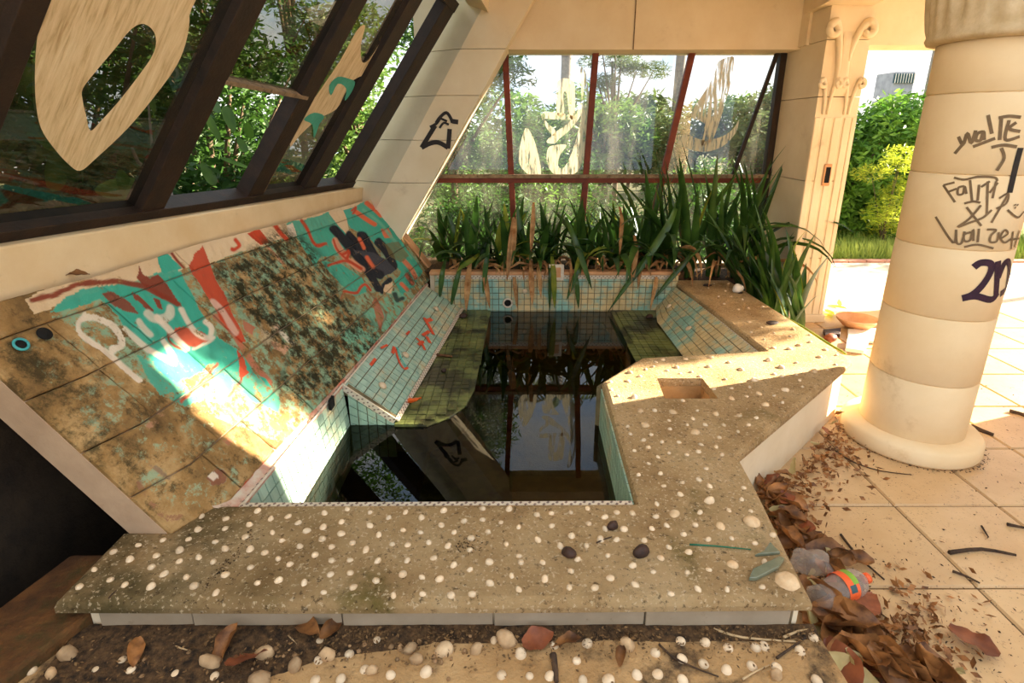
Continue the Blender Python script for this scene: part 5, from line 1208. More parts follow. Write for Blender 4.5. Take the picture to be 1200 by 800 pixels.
# left: dense growth right outside the slanted glazing
LG = 'dense trees outside the slanted glazing'
for (x, y, z, R, k, n) in ((-2.5, 2.0, 1.6, (.6, .9, 1.2), 16, 5000), (-2.6, 3.4, 1.5, (.7, .9, 1.2), 16, 6000), (-2.5, 4.9, 1.7, (.7, .8, 1.2), 16, 6000), (-3.6, 2.7, 2.6, (1.0, 1.4, 1.4), 18, 6000), (-3.8, 5.0, 2.6, (1.0, 1.6, 1.6), 18, 6000), (-3.6, 0.6, 2.2, (.9, 1.0, 1.6), 16, 5000), (-3.4, 3.6, 4.2, (1.1, 1.6, 1.3), 20, 8000), (-3.2, 6.4, 2.6, (1.1, 1.1, 1.9), 20, 8000), (-3.2, 1.6, 3.8, (1.0, 1.2, 1.1), 18, 6000), (-2.6, 5.8, 0.9, (.8, 1.0, .9), 16, 6000), (-2.3, 2.9, .7, (.35, 1.4, .6), 14, 6000), (-4.6, 4.5, 1.4, (.8, 2.2, 1.6), 18, 7000), (-2.7, 7.6, 4.9, (1.2, 1.3, 2.0), 26, 9000), (-4.6, 8.6, 4.6, (1.4, 1.6, 2.4), 26, 9000), (-4.4, 5.6, 5.0, (1.2, 1.6, 1.8), 24, 8000)):
    tree('broadleaf_tree', (x - .2, y, -.55), blobs_around((x, y, z), R, k, .42), n, .045, 'tree_dark', 'dense dark green tree crowding the slanted glazing from outside', 'tree', LG, thin=.65)
# a few bare shoots seen through the broken pane
sh = empty('bare_shoot', (-1.9, 2.9, -.55), 'bare grey branching shoot seen through the broken slanted pane', 'branch')
for a, b, c in (((-1.9, 2.9, -.55), (-1.85, 2.9, 1.0), (-1.7, 2.75, 1.75)), ((-1.86, 2.9, 0.9), (-1.9, 3.1, 1.3), (-1.8, 3.3, 1.55)), ((-1.85, 2.9, 1.2), (-1.75, 2.65, 1.35), (-1.7, 2.55, 1.42))):
    obj('twig', MB().tube([A(*a), lerp(a, b, .5) + A(.03, .02, 0), A(*b), lerp(b, c, .5) + A(-.02, .02, .03), A(*c)], [.012, .011, .009, .007, .003], 6), MAT['palmbark'], sh, smooth=True)
for _ in range(26):
    c = A(tr.uniform(-2.0, -1.75), tr.uniform(2.3, 4.2), tr.uniform(.9, 1.9)); s = tr.uniform(.05, .09)
    a = unit(tr.normal(size=3) * A(.4, 1, .8)); b = unit(np.cross(a, A(1, .2, .3)))
    obj('leaf', MB().poly([c + a * s * math.cos(t) * 1.15 + b * s * math.sin(t) * (1 - .25 * math.cos(t)) for t in np.linspace(0, 5.8, 11)]), MAT['bush'], sh)
# back: trees beyond the windows
BG = 'trees beyond the back windows'
tree('feathery_tree', (-0.9, 7.2, -.06), blobs_around((-.6, 7.0, 2.1), (.75, .5, 1.2), 30, .40, .6) + [(-.4 + .4 * i, 6.9, 1.0 + .25 * (i % 3), .4, .4, .3) for i in range(4)], 16000, .05, 'tree_dark', 'feathery dark green tree close behind the back window by the leaning pillar', 'tree', BG, thin=.4)
for (x, y, z, R, k, n, mt, sz) in ((.3, 8.6, 1.0, (.9, .6, .75), 14, 4500, 'tree_mid', .07), (1.5, 9.2, 1.25, (.9, .6, .9), 14, 5000, 'tree_mid', .075), (2.7, 9.4, 1.2, (1.0, .7, .9), 14, 5000, 'tree_olive', .075), (3.9, 9.0, 1.35, (.8, .6, .8), 14, 4500, 'tree_olive', .075), (-1.0, 9.4, 1.0, (1.0, .6, .9), 12, 4000, 'tree_mid', .075), (.9, 6.2, .25, (.8, .3, .5), 12, 4500, 'tree_dark', .045), (2.0, 6.3, .25, (.7, .3, .5), 12, 4500, 'tree_dark', .045), (-.4, 6.1, .3, (.7, .3, .5), 12, 5000, 'tree_dark', .045), (.9, 7.6, .4, (.9, .4, .45), 10, 3500, 'bush', .05), (2.4, 7.4, .4, (.9, .4, .5), 10, 3500, 'bush', .05), (-.5, 7.6, .4, (.8, .4, .5), 10, 3500, 'bush', .05)):
    tree('garden_tree', (x, y, -.06), blobs_around((x, y, z), R, k, .42), n, sz, mt, {'tree_dark': 'dark green low shrub pressed against the foot of the back window', 'tree_mid': 'mid green rounded tree in the yard beyond the back window', 'tree_olive': 'greyish olive tree in the yard beyond the back window', 'bush': 'bright green low bush just outside the back window'}[mt], 'bush' if mt == 'bush' else 'tree', BG + {'tree_dark': ', dark shrubs', 'tree_mid': '', 'tree_olive': ', olive ones', 'bush': ', low bushes'}[mt])
for (x, y, z, R, k, n, mt) in ((-2.1, 7.9, 1.9, (.5, .7, 1.4), 16, 6000, 'tree_mid'), (-7.5, 14, 1.6, (2.2, .8, 1.6), 18, 5000, 'tree_mid'), (-4.0, 15, 1.5, (2.2, .8, 1.6), 18, 5000, 'tree_olive'), (-.5, 15, 1.2, (2.2, .8, 1.3), 18, 5000, 'tree_mid'), (3.2, 15.5, 1.2, (2.2, .8, 1.2), 18, 5000, 'tree_olive'), (7.0, 15, 1.2, (2.2, .8, 1.2), 18, 5000, 'tree_mid'), (11, 14.5, 1.2, (2.2, .8, 1.1), 18, 5000, 'tree_mid')):
    tree('far_tree', (x, y, -.06), blobs_around((x, y, z), R, k, .62), n, .12 if y > 10 else .06, mt, 'mid green tree behind the gap beside the leaning pillar' if y < 10 else 'bushy tree in the far row at the end of the yard', 'tree', None if y < 10 else 'far row of trees', thin=.6)
for (x, n) in ((-.75, 3500), (.1, 3500), (.95, 3500), (1.8, 3500)):
    tree('window_shrub', (x, 5.5, -.06), blobs_around((x, 5.5, .18), (.42, .12, .2), 10, .26), n, .04, 'tree_dark', 'dark low shrub growing against the outside of the back wall', 'shrub', 'low shrubs outside the back wall', tr_r=.02, thin=.6)
tree('wispy_tree', (2.1, 11.5, -.06), blobs_around((2.0, 11.5, 2.75), (1.0, .5, .55), 14, .3, .5), 3500, .07, 'tree_olive', 'wispy pine like tree top against the sky beyond the back window', 'tree', None, thin=.22)
def palm(x, y, h, r, label, fr=9, fl=1.2, lean=0.0):
    root = empty('palm_tree', (x, y, -.06), label, 'palm tree')
    pts = [A(x + lean * t, y, -.06 + h * t) for t in np.linspace(0, 1, 8)]
    obj('trunk', MB().tube(pts, [r * (1.15 - .25 * t) for t in np.linspace(0, 1, 8)], 10), MAT['palmbark'], root, smooth=True)
    for i in range(fr):
        az = 6.28 * i / fr + .3; mb = MB(); p = pts[-1].copy(); d = A(math.cos(az), math.sin(az), 0)
        for j in range(14):
            t = j / 13; e = .9 - 1.9 * t; q = p + (d * math.cos(e) + A(0, 0, math.sin(e))) * fl / 13
            s = A(-math.sin(az), math.cos(az), 0)
            for sg in (-1, 1):
                tip = q + s * sg * .28 * (1 - .6 * t) + A(0, 0, -.16); mb.poly([p, q, tip])
            p = q
        obj('frond', mb, MAT['tree_olive'], root)
    return root
palm(1.10, 12.0, 4.6, .11, 'tall palm trunk with drooping fronds rising behind the middle window pane')
palm(4.25, 15.0, 4.6, .13, 'tall far palm seen in the right half of the back window')
palm(6.02, 8.4, 4.4, .10, 'grey ringed palm trunk beside the round column outside the doorway')
# right: sunlit hedge outside the doorway
RG = 'sunlit bushes outside the doorway'
for (x, y, z, R, k, n) in ((5.2, 9.0, .7, (1.6, .5, .8), 20, 9000), (6.8, 9.4, .8, (1.4, .5, .9), 18, 8000), (4.4, 7.9, .45, (.9, .4, .5), 14, 5000), (5.6, 7.6, .4, (.9, .4, .5), 14, 5000), (4.6, 7.7, 1.0, (.8, .5, .9), 18, 9000), (5.9, 8.0, 1.15, (.9, .5, .95), 18, 9000), (7.2, 8.2, 1.1, (.9, .5, .9), 16, 7000), (8.6, 7.8, .9, (.9, .5, .8), 14, 5000)):
    tree('hedge_bush', (x, y, -.06), blobs_around((x, y, z), R, k, .42, .9), n, .055, 'bush', 'sunlit mid green leafy bush behind the paved yard', 'bush', RG, thin=.7)
tree('yellow_shrub', (4.75, 7.0, -.06), [(4.8 + .3 * tr.normal(), 7.0 + .12 * tr.normal(), .25 + .12 * i, .24, .2, .12) for i in range(9)], 3000, .035, 'bush_yellow', 'bright yellow green shrub in front of the sunlit bushes', 'shrub', None, tr_r=.015, thin=.35)
lawn = obj('lawn_strip', MB().bbox(3.0, 14, 6.46, 9.5, -.3, -.02), MAT['lawn']); lawn['kind'] = 'structure'
k = 9000; gx = tr.uniform(3.6, 9.0, k); gy = 6.5 + tr.uniform(0, 1, k) ** 1.6 * 1.3; gh = tr.uniform(.06, .26, k)
base = np.stack([gx, gy, np.full(k, -.02)], 1); dx = tr.normal(0, .06, (k, 2)); tip = base + np.stack([dx[:, 0], dx[:, 1], gh], 1); mid = (base + tip) / 2
V = np.stack([base - A(.006, 0, 0), base + A(.006, 0, 0), mid + A(.005, 0, .01), tip], 1).reshape(-1, 3)
gm = MB(); gm.v = V; gm.f = np.arange(4 * k).reshape(-1, 4)
gr = empty('grass_patch', (5.5, 6.9, -.02)); go = fast_obj('grass', gm, MAT['grass'], gr); go.parent = None; go.location = (5.5, 6.9, -.02); bpy.data.objects.remove(gr)
tag(go, 'long sunlit grass along the edge of the paved yard', 'grass', kind='stuff')
bl = empty('far_building', (13.25, 20.0, -.06), 'grey far building with a railed window rising over the bushes', 'building')
obj('wall', MB().bbox(12.95, 13.62, 20, 21, -.06, 3.34), MAT['building'], bl)
wnd = obj('window', MB().bbox(12.9, 13.6, 19.94, 20.0, 2.98, 3.28), MAT['blue_print'], bl)
for i in range(8): obj('rail', MB().bbox(12.92 + i * .09, 12.935 + i * .09, 19.90, 19.93, 2.98, 3.28), MAT['white'], wnd)
# unseen tree added beside the yard to break the low sun into patches
tree('added_shade_tree', (8.2, 6.0, -.06), blobs_around((8.0, 5.98, 3.9), (.9, .75, 1.4), 30, .42) + [(8.0, 5.18, 4.35, .4, .3, .5), (8.0, 5.08, 4.7, .35, .25, .4), (8.0, 5.3, 4.0, .4, .3, .4)], 10500, .085, 'tree_mid', 'added loose green tree out of view, shading the slab and coping', 'tree', None, thin=.55)

# ================================================================== LITTER AND FINDS
lr = random.Random(5)
def dead_leaf_mesh(name, mat, seed, curl, L=1.0, W=.55):
    r = random.Random(seed); mb = MB(); n, m = 10, 6; ph = r.uniform(0, 6)
    for i in range(n + 1):
        t = i / n; w = W * math.sin(math.pi * (0.04 + .93 * t) ** .85) ** .8
        for j in range(m + 1):
            s = j / m - .5
            ruf = .05 * math.sin(9 * t + ph + 5 * s) + .04 * math.sin(17 * t * (1 if s > 0 else -1) + ph)
            ang = curl * s * 2
            R = w / (2 * max(abs(curl), .05))
            x = R * math.sin(ang) * (1 if curl else 1); z = R * (1 - math.cos(ang)) + ruf * abs(s) * 2 * .8
            mb.v.append(((t - .5) * L, x, z + .18 * math.sin(3 * t + ph) * .35 + .12 * t * t))
    for i in range(n):
        for j in range(m):
            a = i * (m + 1) + j; mb.f.append((a, a + 1, a + m + 2, a + m + 1))
    return mesh_of(name, mb, mat)
DL = [dead_leaf_mesh('dead_leaf', MAT['deadleaf'], 1, .9), dead_leaf_mesh('dead_leaf', MAT['deadleaf'], 2, 1.6, 1, .7), dead_leaf_mesh('dead_leaf', MAT['deadleaf_red'], 3, .35, 1, .75), dead_leaf_mesh('dead_leaf', MAT['deadleaf'], 4, 1.2, 1, .6), dead_leaf_mesh('dead_leaf', MAT['deadleaf_pale'], 5, .8, 1, .5)]
def drop_leaf(px, py, z, s, kind, rz=None, tilt=.5, label='curled brown dead leaf in the litter beside the pool coping', group='dead leaves beside the coping'):
    s = s * ((.66 if py < 690 else .86) if z < .2 and s < .25 else 1); p = onz(px, py, z); o = place(DL[kind], 'dead_leaf', p, (lr.gauss(0, tilt), lr.gauss(0, tilt), lr.uniform(0, 6.28) if rz is None else rz), s)
    tag(o, label, 'leaf', group if 'curled brown' in label else None); return o
for (px, py, s, k) in ((905, 563, .15, 2), (918, 556, .12, 0), (930, 548, .13, 4), (912, 580, .20, 1), (924, 590, .22, 1), (900, 600, .15, 0), (930, 605, .18, 3), (915, 620, .20, 1), (905, 628, .14, 4), (922, 635, .16, 0), (940, 622, .17, 3), (955, 635, .2, 1),
                       (940, 640, .18, 1), (965, 645, .22, 0), (985, 650, .2, 3), (975, 668, .18, 1), (950, 690, .16, 0), (968, 700, .15, 3), (978, 712, .22, 1), (965, 725, .2, 0), (985, 732, .24, 1), (1000, 745, .2, 3), (960, 745, .17, 4), (975, 752, .2, 1),
                       (995, 765, .2, 0), (985, 780, .18, 2), (1010, 775, .2, 1), (1030, 785, .22, 3), (1000, 792, .2, 4), (1050, 775, .18, 0), (1065, 790, .2, 1), (1085, 782, .18, 3), (1100, 795, .2, 0), (1025, 765, .17, 3), (1045, 795, .2, 1), (1015, 798, .2, 4), (895, 585, .12, 3), (890, 570, .1, 0),
                       (940, 540, .12, 0), (955, 520, .1, 4), (968, 505, .1, 2), (978, 495, .1, 4), (985, 485, .1, 0)):
    drop_leaf(px, py, 0.045 + 0.03 * lr.random(), s, k)
for _ in range(70):
    t = lr.random()
    if t < .35: px, py = lerp(A(885, 560), A(930, 650), lr.random()) + A(lr.uniform(0, 32), lr.uniform(-8, 8))
    elif t < .8: px, py = lerp(A(950, 650), A(1000, 800), lr.random()) + A(lr.uniform(-8, 50), lr.uniform(-12, 12))
    else: px, py = lerp(A(1010, 770), A(1110, 800), lr.random()) + A(0, lr.uniform(-12, 14))
    drop_leaf(float(px), float(py), 0.02 + 0.06 * lr.random(), lr.uniform(.10, .19), lr.choice((0, 0, 1, 1, 3, 3, 4, 2)))
drop_leaf(1012, 708, .07, .15, 2, .6, .12, 'broad flat reddish dead leaf under the plastic bottle')
drop_leaf(1140, 752, .02, .145, 2, 2.2, .1, 'large reddish brown dead leaf alone on the floor tile')
for (px, py, s, k, lab) in ((631, 749, .085, 2, 'round copper coloured dead leaf against the white riser'), (664, 754, .08, 0, 'narrow curled brown leaf beside the copper leaf on the step'), (290, 772, .12, 2, 'broad torn red brown leaf on the shell step'), (268, 756, .1, 1, 'twisted orange brown leaf by the torn red leaf'),
                           (158, 765, .08, 0, 'small bright orange brown leaf on the dark soil of the step'), (362, 738, .1, 0, 'brown leaf leaning on the riser tile near its joint'), (388, 736, .08, 3, 'brown leaf tucked under the pool nose by the riser'), (728, 770, .06, 1, 'dark curled leaf scrap by the pebble on the step')):
    drop_leaf(px, py, ZS + .014, s, k, None, .25, lab)
# fine litter
def flakes(name, pts, size, mat, label, cat):
    mb = MB()
    for p in pts:
        a = unit(tr.normal(size=3) * A(1, 1, .35)); b = unit(np.cross(a, tr.normal(size=3))); s = size * tr.uniform(.4, 1.6)
        mb.poly([p - a * s, p + b * s * .5, p + a * s, p - b * s * .5])
    o = obj(name, mb, mat); tag(o, label, cat, kind='stuff'); return o
pts = []
for _ in range(1500):
    t = lr.random(); px = lr.gauss(0, 1)
    if t < .5: q = lerp(A(.88, 1.15, 0), A(1.05, 1.95, 0), lr.random()) + A(abs(lr.gauss(0, .07)), 0, 0)
    else: q = lerp(A(1.0, 1.87, 0), A(1.85, 2.72, 0), lr.random()) + A(.06, -.06, 0) * abs(lr.gauss(0, 1.2))
    if np.hypot(q[0] - CX, q[1] - CY) < .32: continue
    pts.append(q + A(0, 0, .004 + .05 * lr.random() ** 2))
for _ in range(500):
    q = onz(lr.gauss(1050, 40), lr.gauss(745, 30), 0); pts.append(A(q[0], q[1], .004 + .01 * lr.random()))
flakes('leaf_crumbs', pts, .013, MAT['deadleaf'], 'crumbled brown leaf litter along the foot of the coping', 'leaf litter')
pts = []
for _ in range(900):
    q = A(1.25 + 2.2 * lr.random(), .9 + 2.6 * lr.random(), .003)
    if lr.random() < .45: q = A(1.15 + abs(lr.gauss(0, .25)), .95 + lr.random() * .8, .003)
    if np.hypot(q[0] - CX, q[1] - CY) < .34: continue
    pts.append(q)
for _ in range(420):
    a = lr.uniform(0, 6.28); pts.append(A(CX + math.cos(a) * (.305 + abs(lr.gauss(0, .012))), CY + math.sin(a) * (.305 + abs(lr.gauss(0, .012))), .006))
flakes('floor_crumbs', pts, .0045, MAT['twig'], 'dark crumbs and grit scattered over the floor tiles', 'debris')
pts = []
for _ in range(2600):
    x = lr.uniform(-1.2, .8); pts.append(A(x, 1.145 - abs(lr.gauss(0, .05 if x > -.55 else .11)), ZS + .005 + .009 * lr.random()))
flakes('soil_crumbs', pts, .0042, MAT['crumb'], 'dark soil crumbs heaped on the step under the pool nose', 'soil')
pts = [onz(545 + lr.gauss(0, 9), 638 + lr.gauss(0, 6), ZC + .004) for _ in range(120)] + [onz(lerp(302, 238, t) + lr.gauss(0, 4), lerp(622, 690, t) + lr.gauss(0, 3), ZC + .003) for t in [lr.random() for _ in range(160)]]
flakes('coping_crumbs', pts, .0032, MAT['soil'], 'dark crumbs of soil lying on the front coping', 'debris')
# soil heaped along the riser, wider at the dark left end
mb = MB(); nx, ny = 60, 8
for i in range(nx + 1):
    x = -1.15 + 1.96 * i / nx; wdt = float(np.interp(x, [-1.15, -.75, -.5, -.2, .8], [.30, .26, .12, .06, .05]))
    for j in range(ny + 1):
        t = j / ny; y = 1.155 - wdt * t
        h = .012 * (1 - t) ** 1.1 + .009 * (noise.noise(Vector((x * 14, y * 14, 0))) + .3) * math.sin(math.pi * min(1, t + .12))
        mb.v.append((x, y, ZS - .002 + max(h, -.001) - (.004 if j == ny else 0)))
for i in range(nx):
    for j in range(ny): a = i * (ny + 1) + j; mb.f.append((a, a + 1, a + ny + 2, a + ny + 1))
sm_ = obj('soil_drift', mb, MAT['soil'], None, smooth=True); tag(sm_, 'drift of dark soil on the step against the white riser', 'soil', kind='stuff')
# pebbles on the low step
PB = [mesh_of('pebble', rock(40 + i, 2, .22), MAT['pebble'], True) for i in range(3)]
GV = [mesh_of('gravel', rock(60 + i, 1, .25), MAT['gravel'], True) for i in range(2)]
for (px, py, s, lab) in ((480, 760, .035, 'tan pebble'), (558, 760, .032, 'pinkish pebble'), (488, 772, .028, 'dark oval pebble'), (594, 750, .05, 'angular cream stone chip'), (735, 756, .036, 'lumpy grey pebble'), (248, 776, .045, 'white pitted coral lump'), (80, 768, .04, 'pale green pebble'), (310, 765, .04, 'cream stone flake'), (384, 767, .032, 'red brown pebble'), (345, 780, .036, 'dark brown pebble'), (304, 795, .04, 'pale stone'), (910, 790, .03, 'grey stone chip'), (436, 785, .026, 'cream pebble'), (60, 790, .03, 'rusty pebble')):
    o = place(PB[lr.randrange(3)], 'pebble', onz(px, py, ZS + .008), (lr.uniform(0, 6), lr.uniform(0, 6), 0), (s * 1.3, s, s * .8)); tag(o, lab + ' on the shell step below the riser', 'stone')
for i in range(70):
    x = lr.uniform(-1.15, -.1); o = place(GV[lr.randrange(2)], 'gravel', (x, 1.13 - abs(lr.gauss(0, .09)), ZS + .003), (lr.uniform(0, 6), lr.uniform(0, 6), 0), lr.uniform(.008, .018))
    tag(o, 'tiny gravel stone in the soil on the shell step', 'stone', 'gravel on the shell step')
def twig(pts, z, r, mat, label, cat='twig', lift=.004):
    P = [onz(x, y, z) + A(0, 0, lift) for x, y in smooth_loop(pts, 3, False)]; n = len(P)
    o = obj('twig', MB().tube(P, [r * (1 - .5 * i / n) for i in range(n)], 6), MAT[mat], None, smooth=True); tag(o, label, cat); return o
twig([(1112, 649), (1150, 645), (1190, 652)], 0, .008, 'twig', 'thick black bent stick on a clean floor tile', 'stick', .007)
twig([(985, 627), (1005, 652), (1036, 680)], 0, .005, 'twig', 'straight dark twig beside the dead leaves and bottle')
twig([(978, 528), (1000, 542), (1030, 552), (1068, 557)], 0, .004, 'twig', 'thin dark curved twig before the column base')
twig([(1116, 670), (1132, 676), (1148, 684)], 0, .005, 'twig', 'short twig lying across a tile joint')
twig([(1180, 615), (1190, 617), (1205, 620)], 0, .007, 'twig', 'forked twig bit near the frame edge tile')
twig([(1183, 482), (1195, 485), (1206, 490)], 0, .012, 'twig', 'dark bark piece on the tiles behind the column')
twig([(1138, 500), (1150, 505), (1164, 510)], 0, .014, 'twig', 'matted dark twig bundle beside the column base')
twig([(1150, 617), (1158, 630)], 0, .004, 'twig', 'tiny upright looking twig on the tile')
twig([(836, 738), (870, 748), (932, 753)], ZS + .002, .004, 'twigpale', 'long pale dry stalk on the step by the riser end')
twig([(918, 748), (934, 741), (950, 738)], ZS + .002, .004, 'twigpale', 'short pale stalk on the step corner')
twig([(772, 756), (790, 772), (815, 784), (842, 794)], ZS + .002, .003, 'twig', 'thin curved dark twig on the greenish step concrete')
twig([(648, 768), (650, 780), (652, 800)], ZS + .002, .010, 'twig', 'dark splintered wood piece on the step', 'wood')
twig([(910, 772), (930, 758), (944, 748)], ZS + .002, .004, 'twig', 'slanting dark twig on the step corner')
twig([(870, 797), (885, 788), (902, 780)], ZS + .002, .003, 'twigpale', 'slender pale twig by the grey chip on the step')
twig([(180, 743), (205, 758), (224, 764)], ZS + .002, .003, 'twigpale', 'pale stalk on the dark soil of the step')
twig([(338, 746), (350, 758), (354, 764)], ZS + .002, .0025, 'twigpale', 'short pale stem below the riser joint')
twig([(128, 702), (132, 697), (137, 693)], ZC, .0022, 'twig', 'tiny stem on the mossy end of the coping')
twig([(699, 637), (708, 633), (717, 630)], ZC, .0025, 'twig', 'tiny dark twig on the coping between shells')
twig([(808, 639), (840, 641), (880, 645)], ZC, .0028, 'thread', 'green plastic cord lying on the coping', 'cord')
twig([(455, 427), (462, 428), (474, 428)], LEDGE_Z, .006, 'twig', 'dark stick end on the algae ledge', 'stick', .006)
twig([(474, 428), (484, 428), (494, 428)], LEDGE_Z, .006, 'white', 'white stick on the algae ledge', 'stick', .006)
twig([(512, 417), (522, 418), (530, 419)], LEDGE_Z, .011, 'deadleaf', 'rusty brown bark strip on the algae ledge', 'bark', .008)
o = place(DL[1], 'orange_leaf', onz(485, 470, LEDGE_Z + .012), (0, 0, .5), .085); o.data = dead_leaf_mesh('orange_leaf', MAT['orangeleaf'], 9, 1.3, 1, .6); tag(o, 'bright orange curled leaf on the algae ledge', 'leaf')
NUT = mesh_of('nut', rock(77, 2, .12), MAT['nut'], True)
for (px, py, s, lab) in ((667, 647, .038, 'black wrinkled seed pod on the coping'), (718, 616, .034, 'dark brown pointed nut on the coping near the pool corner'), (751, 646, .044, 'reddish dark nut on the mossy coping'), (543, 370, .05, 'black nut on the algae ledge'), (520, 434, .03, 'small dark nut on the algae ledge'), (761, 371, .05, 'black nut in the far corner of the right ledge')):
    z = LEDGE_Z if py < 500 else ZC
    o = place(NUT, 'seed_pod', onz(px, py, z + .008), (lr.uniform(0, 6), .2, lr.uniform(0, 6)), (s * 1.25, s, s * .8)); tag(o, lab, 'nut')
# glass shards, loose scallop, heart stone
def shard(px, z, t, label):
    P = [onz(x, y, z) for x, y in px]
    o = obj('glass_shard', MB().hexa([p + A(0, 0, .001) for p in P], [p + A(0, 0, .001 + t) for p in P]), MAT['seaglass'], bevel=.002); tag(o, label, 'glass shard')
shard([(877, 681), (882, 670), (913, 655), (919, 658), (912, 668), (886, 681)], ZC, .012, 'long grey green glass shard at the coping corner')
shard([(884, 653), (895, 648), (902, 638), (914, 650), (905, 651)], ZC, .01, 'triangular grey green glass shard behind the long one')
scal = shell_mesh('scallop', MAT['shelltan'], 20, 1.0, .5)
o = place(scal, 'scallop_shell', onz(923, 680, ZC + .002), (0, 0, 2.4), .062); tag(o, 'ribbed scallop shell lying loose at the coping corner', 'shell')
hs = place(PB[0], 'heart_stone', onz(865, 338, ZC + .03), (.3, .2, .5), (.10, .07, .075)); hs.data = mesh_of('heart_stone', rock(51, 3, .15), MAT['white'], True); tag(hs, 'white heart shaped stone on the far right coping', 'stone')
for (px, py, s, lab) in ((829, 334, .05, 'flat dark stone chip on the far right coping'), (905, 378, .055, 'dark grey flat chip on the sunlit coping'), (868, 343, .03, 'small dark pebble beside the heart shaped stone')):
    o = place(PB[1], 'stone_chip', onz(px, py, ZC + .006), (0, 0, .3), (s * 1.6, s, s * .35)); o.data = mesh_of('stone_chip', rock(int(px), 2, .25), MAT['nut'], False); tag(o, lab, 'stone')
# plastic bottle with orange label
bo = onz(985, 688, .105); bdir = unit(onz(1018, 672, .105) - onz(955, 694, .105))
bx_ = bdir; bz_ = A(0, 0, 1.0); by_ = np.cross(bz_, bx_)
def bottle_pt(t, r, a): return bo + bx_ * t + by_ * r * math.cos(a) + bz_ * r * math.sin(a)
def ring_mesh(prof, n=24, crush=None, close=True):
    mb = MB()
    for (t, r) in prof:
        for k in range(n):
            a = 6.2832 * k / n; rr = r * (crush(t, a) if crush else 1); mb.v.append(tuple(bottle_pt(t, rr, a)))
    for i in range(len(prof) - 1):
        for k in range(n): mb.f.append((i * n + k, i * n + (k + 1) % n, (i + 1) * n + (k + 1) % n, (i + 1) * n + k))
    if close: mb.f.append(tuple(range(n))); mb.f.append(tuple((len(prof) - 1) * n + k for k in range(n)))
    return mb
crush = lambda t, a: 1 - (.42 * max(0, math.sin(a + .6)) * max(0, min(1, (.0 - t) / .05)) + .10 * math.sin(5 * a + t * 90) * max(0, min(1, (.0 - t) / .06)))
bott = empty('plastic_bottle', bo - A(0, 0, .045), 'crushed clear plastic bottle with orange label and orange cap', 'bottle')
obj('bottle_body', ring_mesh([(-.115, .03), (-.105, .044), (-.08, .045), (-.055, .045), (-.03, .045), (-.005, .044), (.03, .044), (.06, .042), (.078, .036), (.09, .024), (.096, .014), (.104, .0135)], 28, crush), MAT['plastic'], bott, smooth=True)
obj('cap', ring_mesh([(.100, .0165), (.118, .0165), (.119, .014)], 20), MAT['orange'], bott, smooth=True)
lab = obj('label', ring_mesh([(-.012, .0452), (.012, .0452), (.034, .0448)], 28, None, False), MAT['orange'], bott, smooth=True)
def patch(t0, t1, a0, a1, r):
    mb = MB(); n = 8
    for i in range(n + 1):
        a = lerp(a0, a1, i / n); mb.v += [tuple(bottle_pt(t0, r, float(a))), tuple(bottle_pt(t1, r, float(a)))]
    for i in range(n): mb.f.append((2 * i, 2 * i + 1, 2 * i + 3, 2 * i + 2))
    return mb
obj('fruit_print', patch(.014, .035, .9, 2.3, .0458), MAT['green_print'], lab); obj('dark_band', patch(-.004, .020, 2.3, 2.8, .0459), MAT['blue_print'], lab)
cp = MB(); rk = rock(91, 3, .5); cp.v = [tuple(A(*v) * A(.11, .10, .07) + onz(952, 657, .10)) for v in rk.v]; cp.f = rk.f
o = obj('plastic_scrap', cp, MAT['plastic'], None, smooth=True); tag(o, 'crumpled clear plastic scrap behind the bottle', 'plastic scrap')
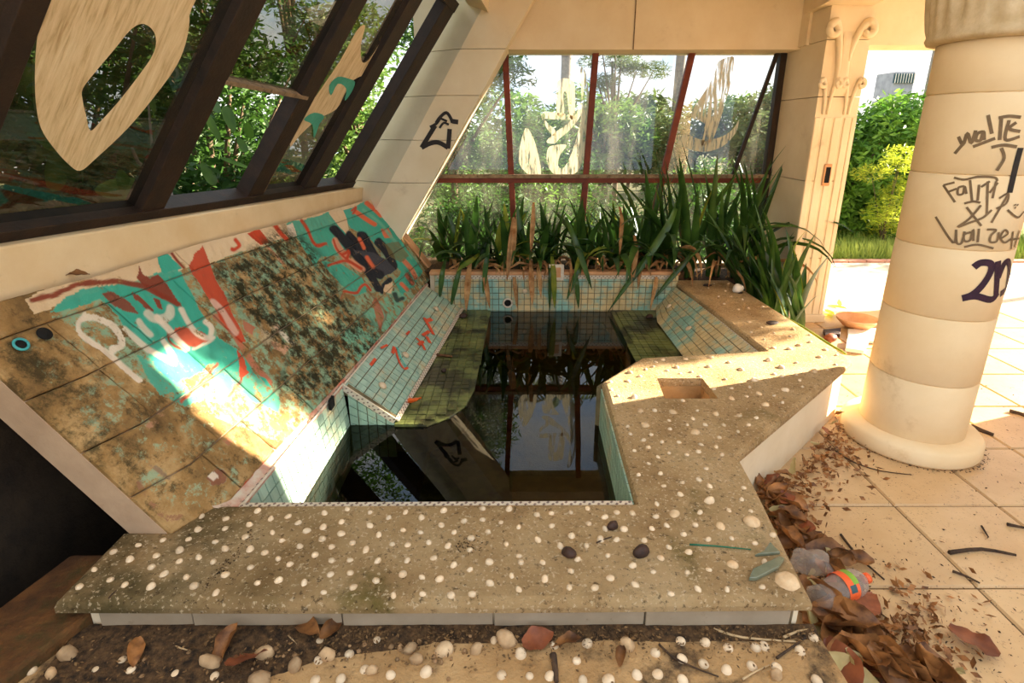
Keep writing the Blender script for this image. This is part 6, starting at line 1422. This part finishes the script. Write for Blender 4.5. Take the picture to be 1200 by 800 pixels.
# rubbish by the doorway
def slabby(name, pts, z, t, mat, label, cat):
    P = [onz(x, y, z) for x, y in pts]; o = obj(name, MB().hexa([p for p in P], [p + A(0, 0, t) for p in P]), MAT[mat], bevel=.004); tag(o, label, cat); return o
bw = onz(1003, 384, 0); n = 28
bm_ = MB().lathe([(.05, 0), (.10, .02), (.145, .065), (.152, .085), (.145, .085), (.135, .062), (.09, .026), (.02, .018)], bw, 32)
o = obj('shallow_bowl', bm_, MAT['terracotta'], None, smooth=True); tag(o, 'shallow tan bowl lying on the doorway paving', 'bowl')
slabby('white_board', [(993, 388), (1032, 387), (1028, 403), (993, 399)], 0, .02, 'white', 'white board lying by the bowl in the doorway', 'board')
slabby('white_board', [(992, 400), (1018, 402), (1012, 415), (990, 412)], 0, .03, 'white', 'smaller white board against the coping corner', 'board')
slabby('dark_panel', [(964, 390), (985, 388), (984, 395), (966, 396)], 0, .03, 'nut', 'small dark panel piece beside the coping edge', 'panel')
o = place(PB[2], 'brown_gourd', onz(973, 396, .03), (0, 0, .4), (.10, .075, .07)); o.data = mesh_of('gourd', rock(63, 3, .1), MAT['deadleaf_red'], True); tag(o, 'rounded brown gourd like stone by the sunlit coping edge', 'stone')
sg = empty('green_sprig', tuple(onz(975, 364, 0)), 'fallen bright green sprig on the paving behind the pilaster', 'sprig')
for a, b in (((966, 362), (978, 369)), ((970, 357), (994, 362)), ((984, 360), (983, 350)), ((988, 370), (997, 366)), ((966, 367), (976, 371))):
    P, Q = onz(*a, 0), onz(*b, .03); d = unit(Q - P); s = unit(np.cross(d, A(0, 0, 1))); w = .022
    obj('leaf', MB().poly([P, lerp(P, Q, .35) + s * w, lerp(P, Q, .7) + s * w * .8, Q, lerp(P, Q, .7) - s * w * .8 + A(0, 0, .01), lerp(P, Q, .35) - s * w + A(0, 0, .01)]), MAT['bush_yellow'], sg)
P = [onz(x, y, ZC + .0) + A(.006, 0, -.012) for x, y in smooth_loop([(922, 371), (945, 384), (968, 399), (990, 412)], 4, False)]
o = obj('fallen_reed', MB().tube(P, .007, 6), MAT['strap_yellow'], None, smooth=True); tag(o, 'long green reed lying along the outer edge of the right coping', 'reed')
o = place(DL[0], 'orange_leaf', SL(.15, 1.0) + A(-.015, 0, .012), (.2, .1, .3), .07); tag(o, 'yellow brown leaf caught between the slab top and the sill beam', 'leaf')
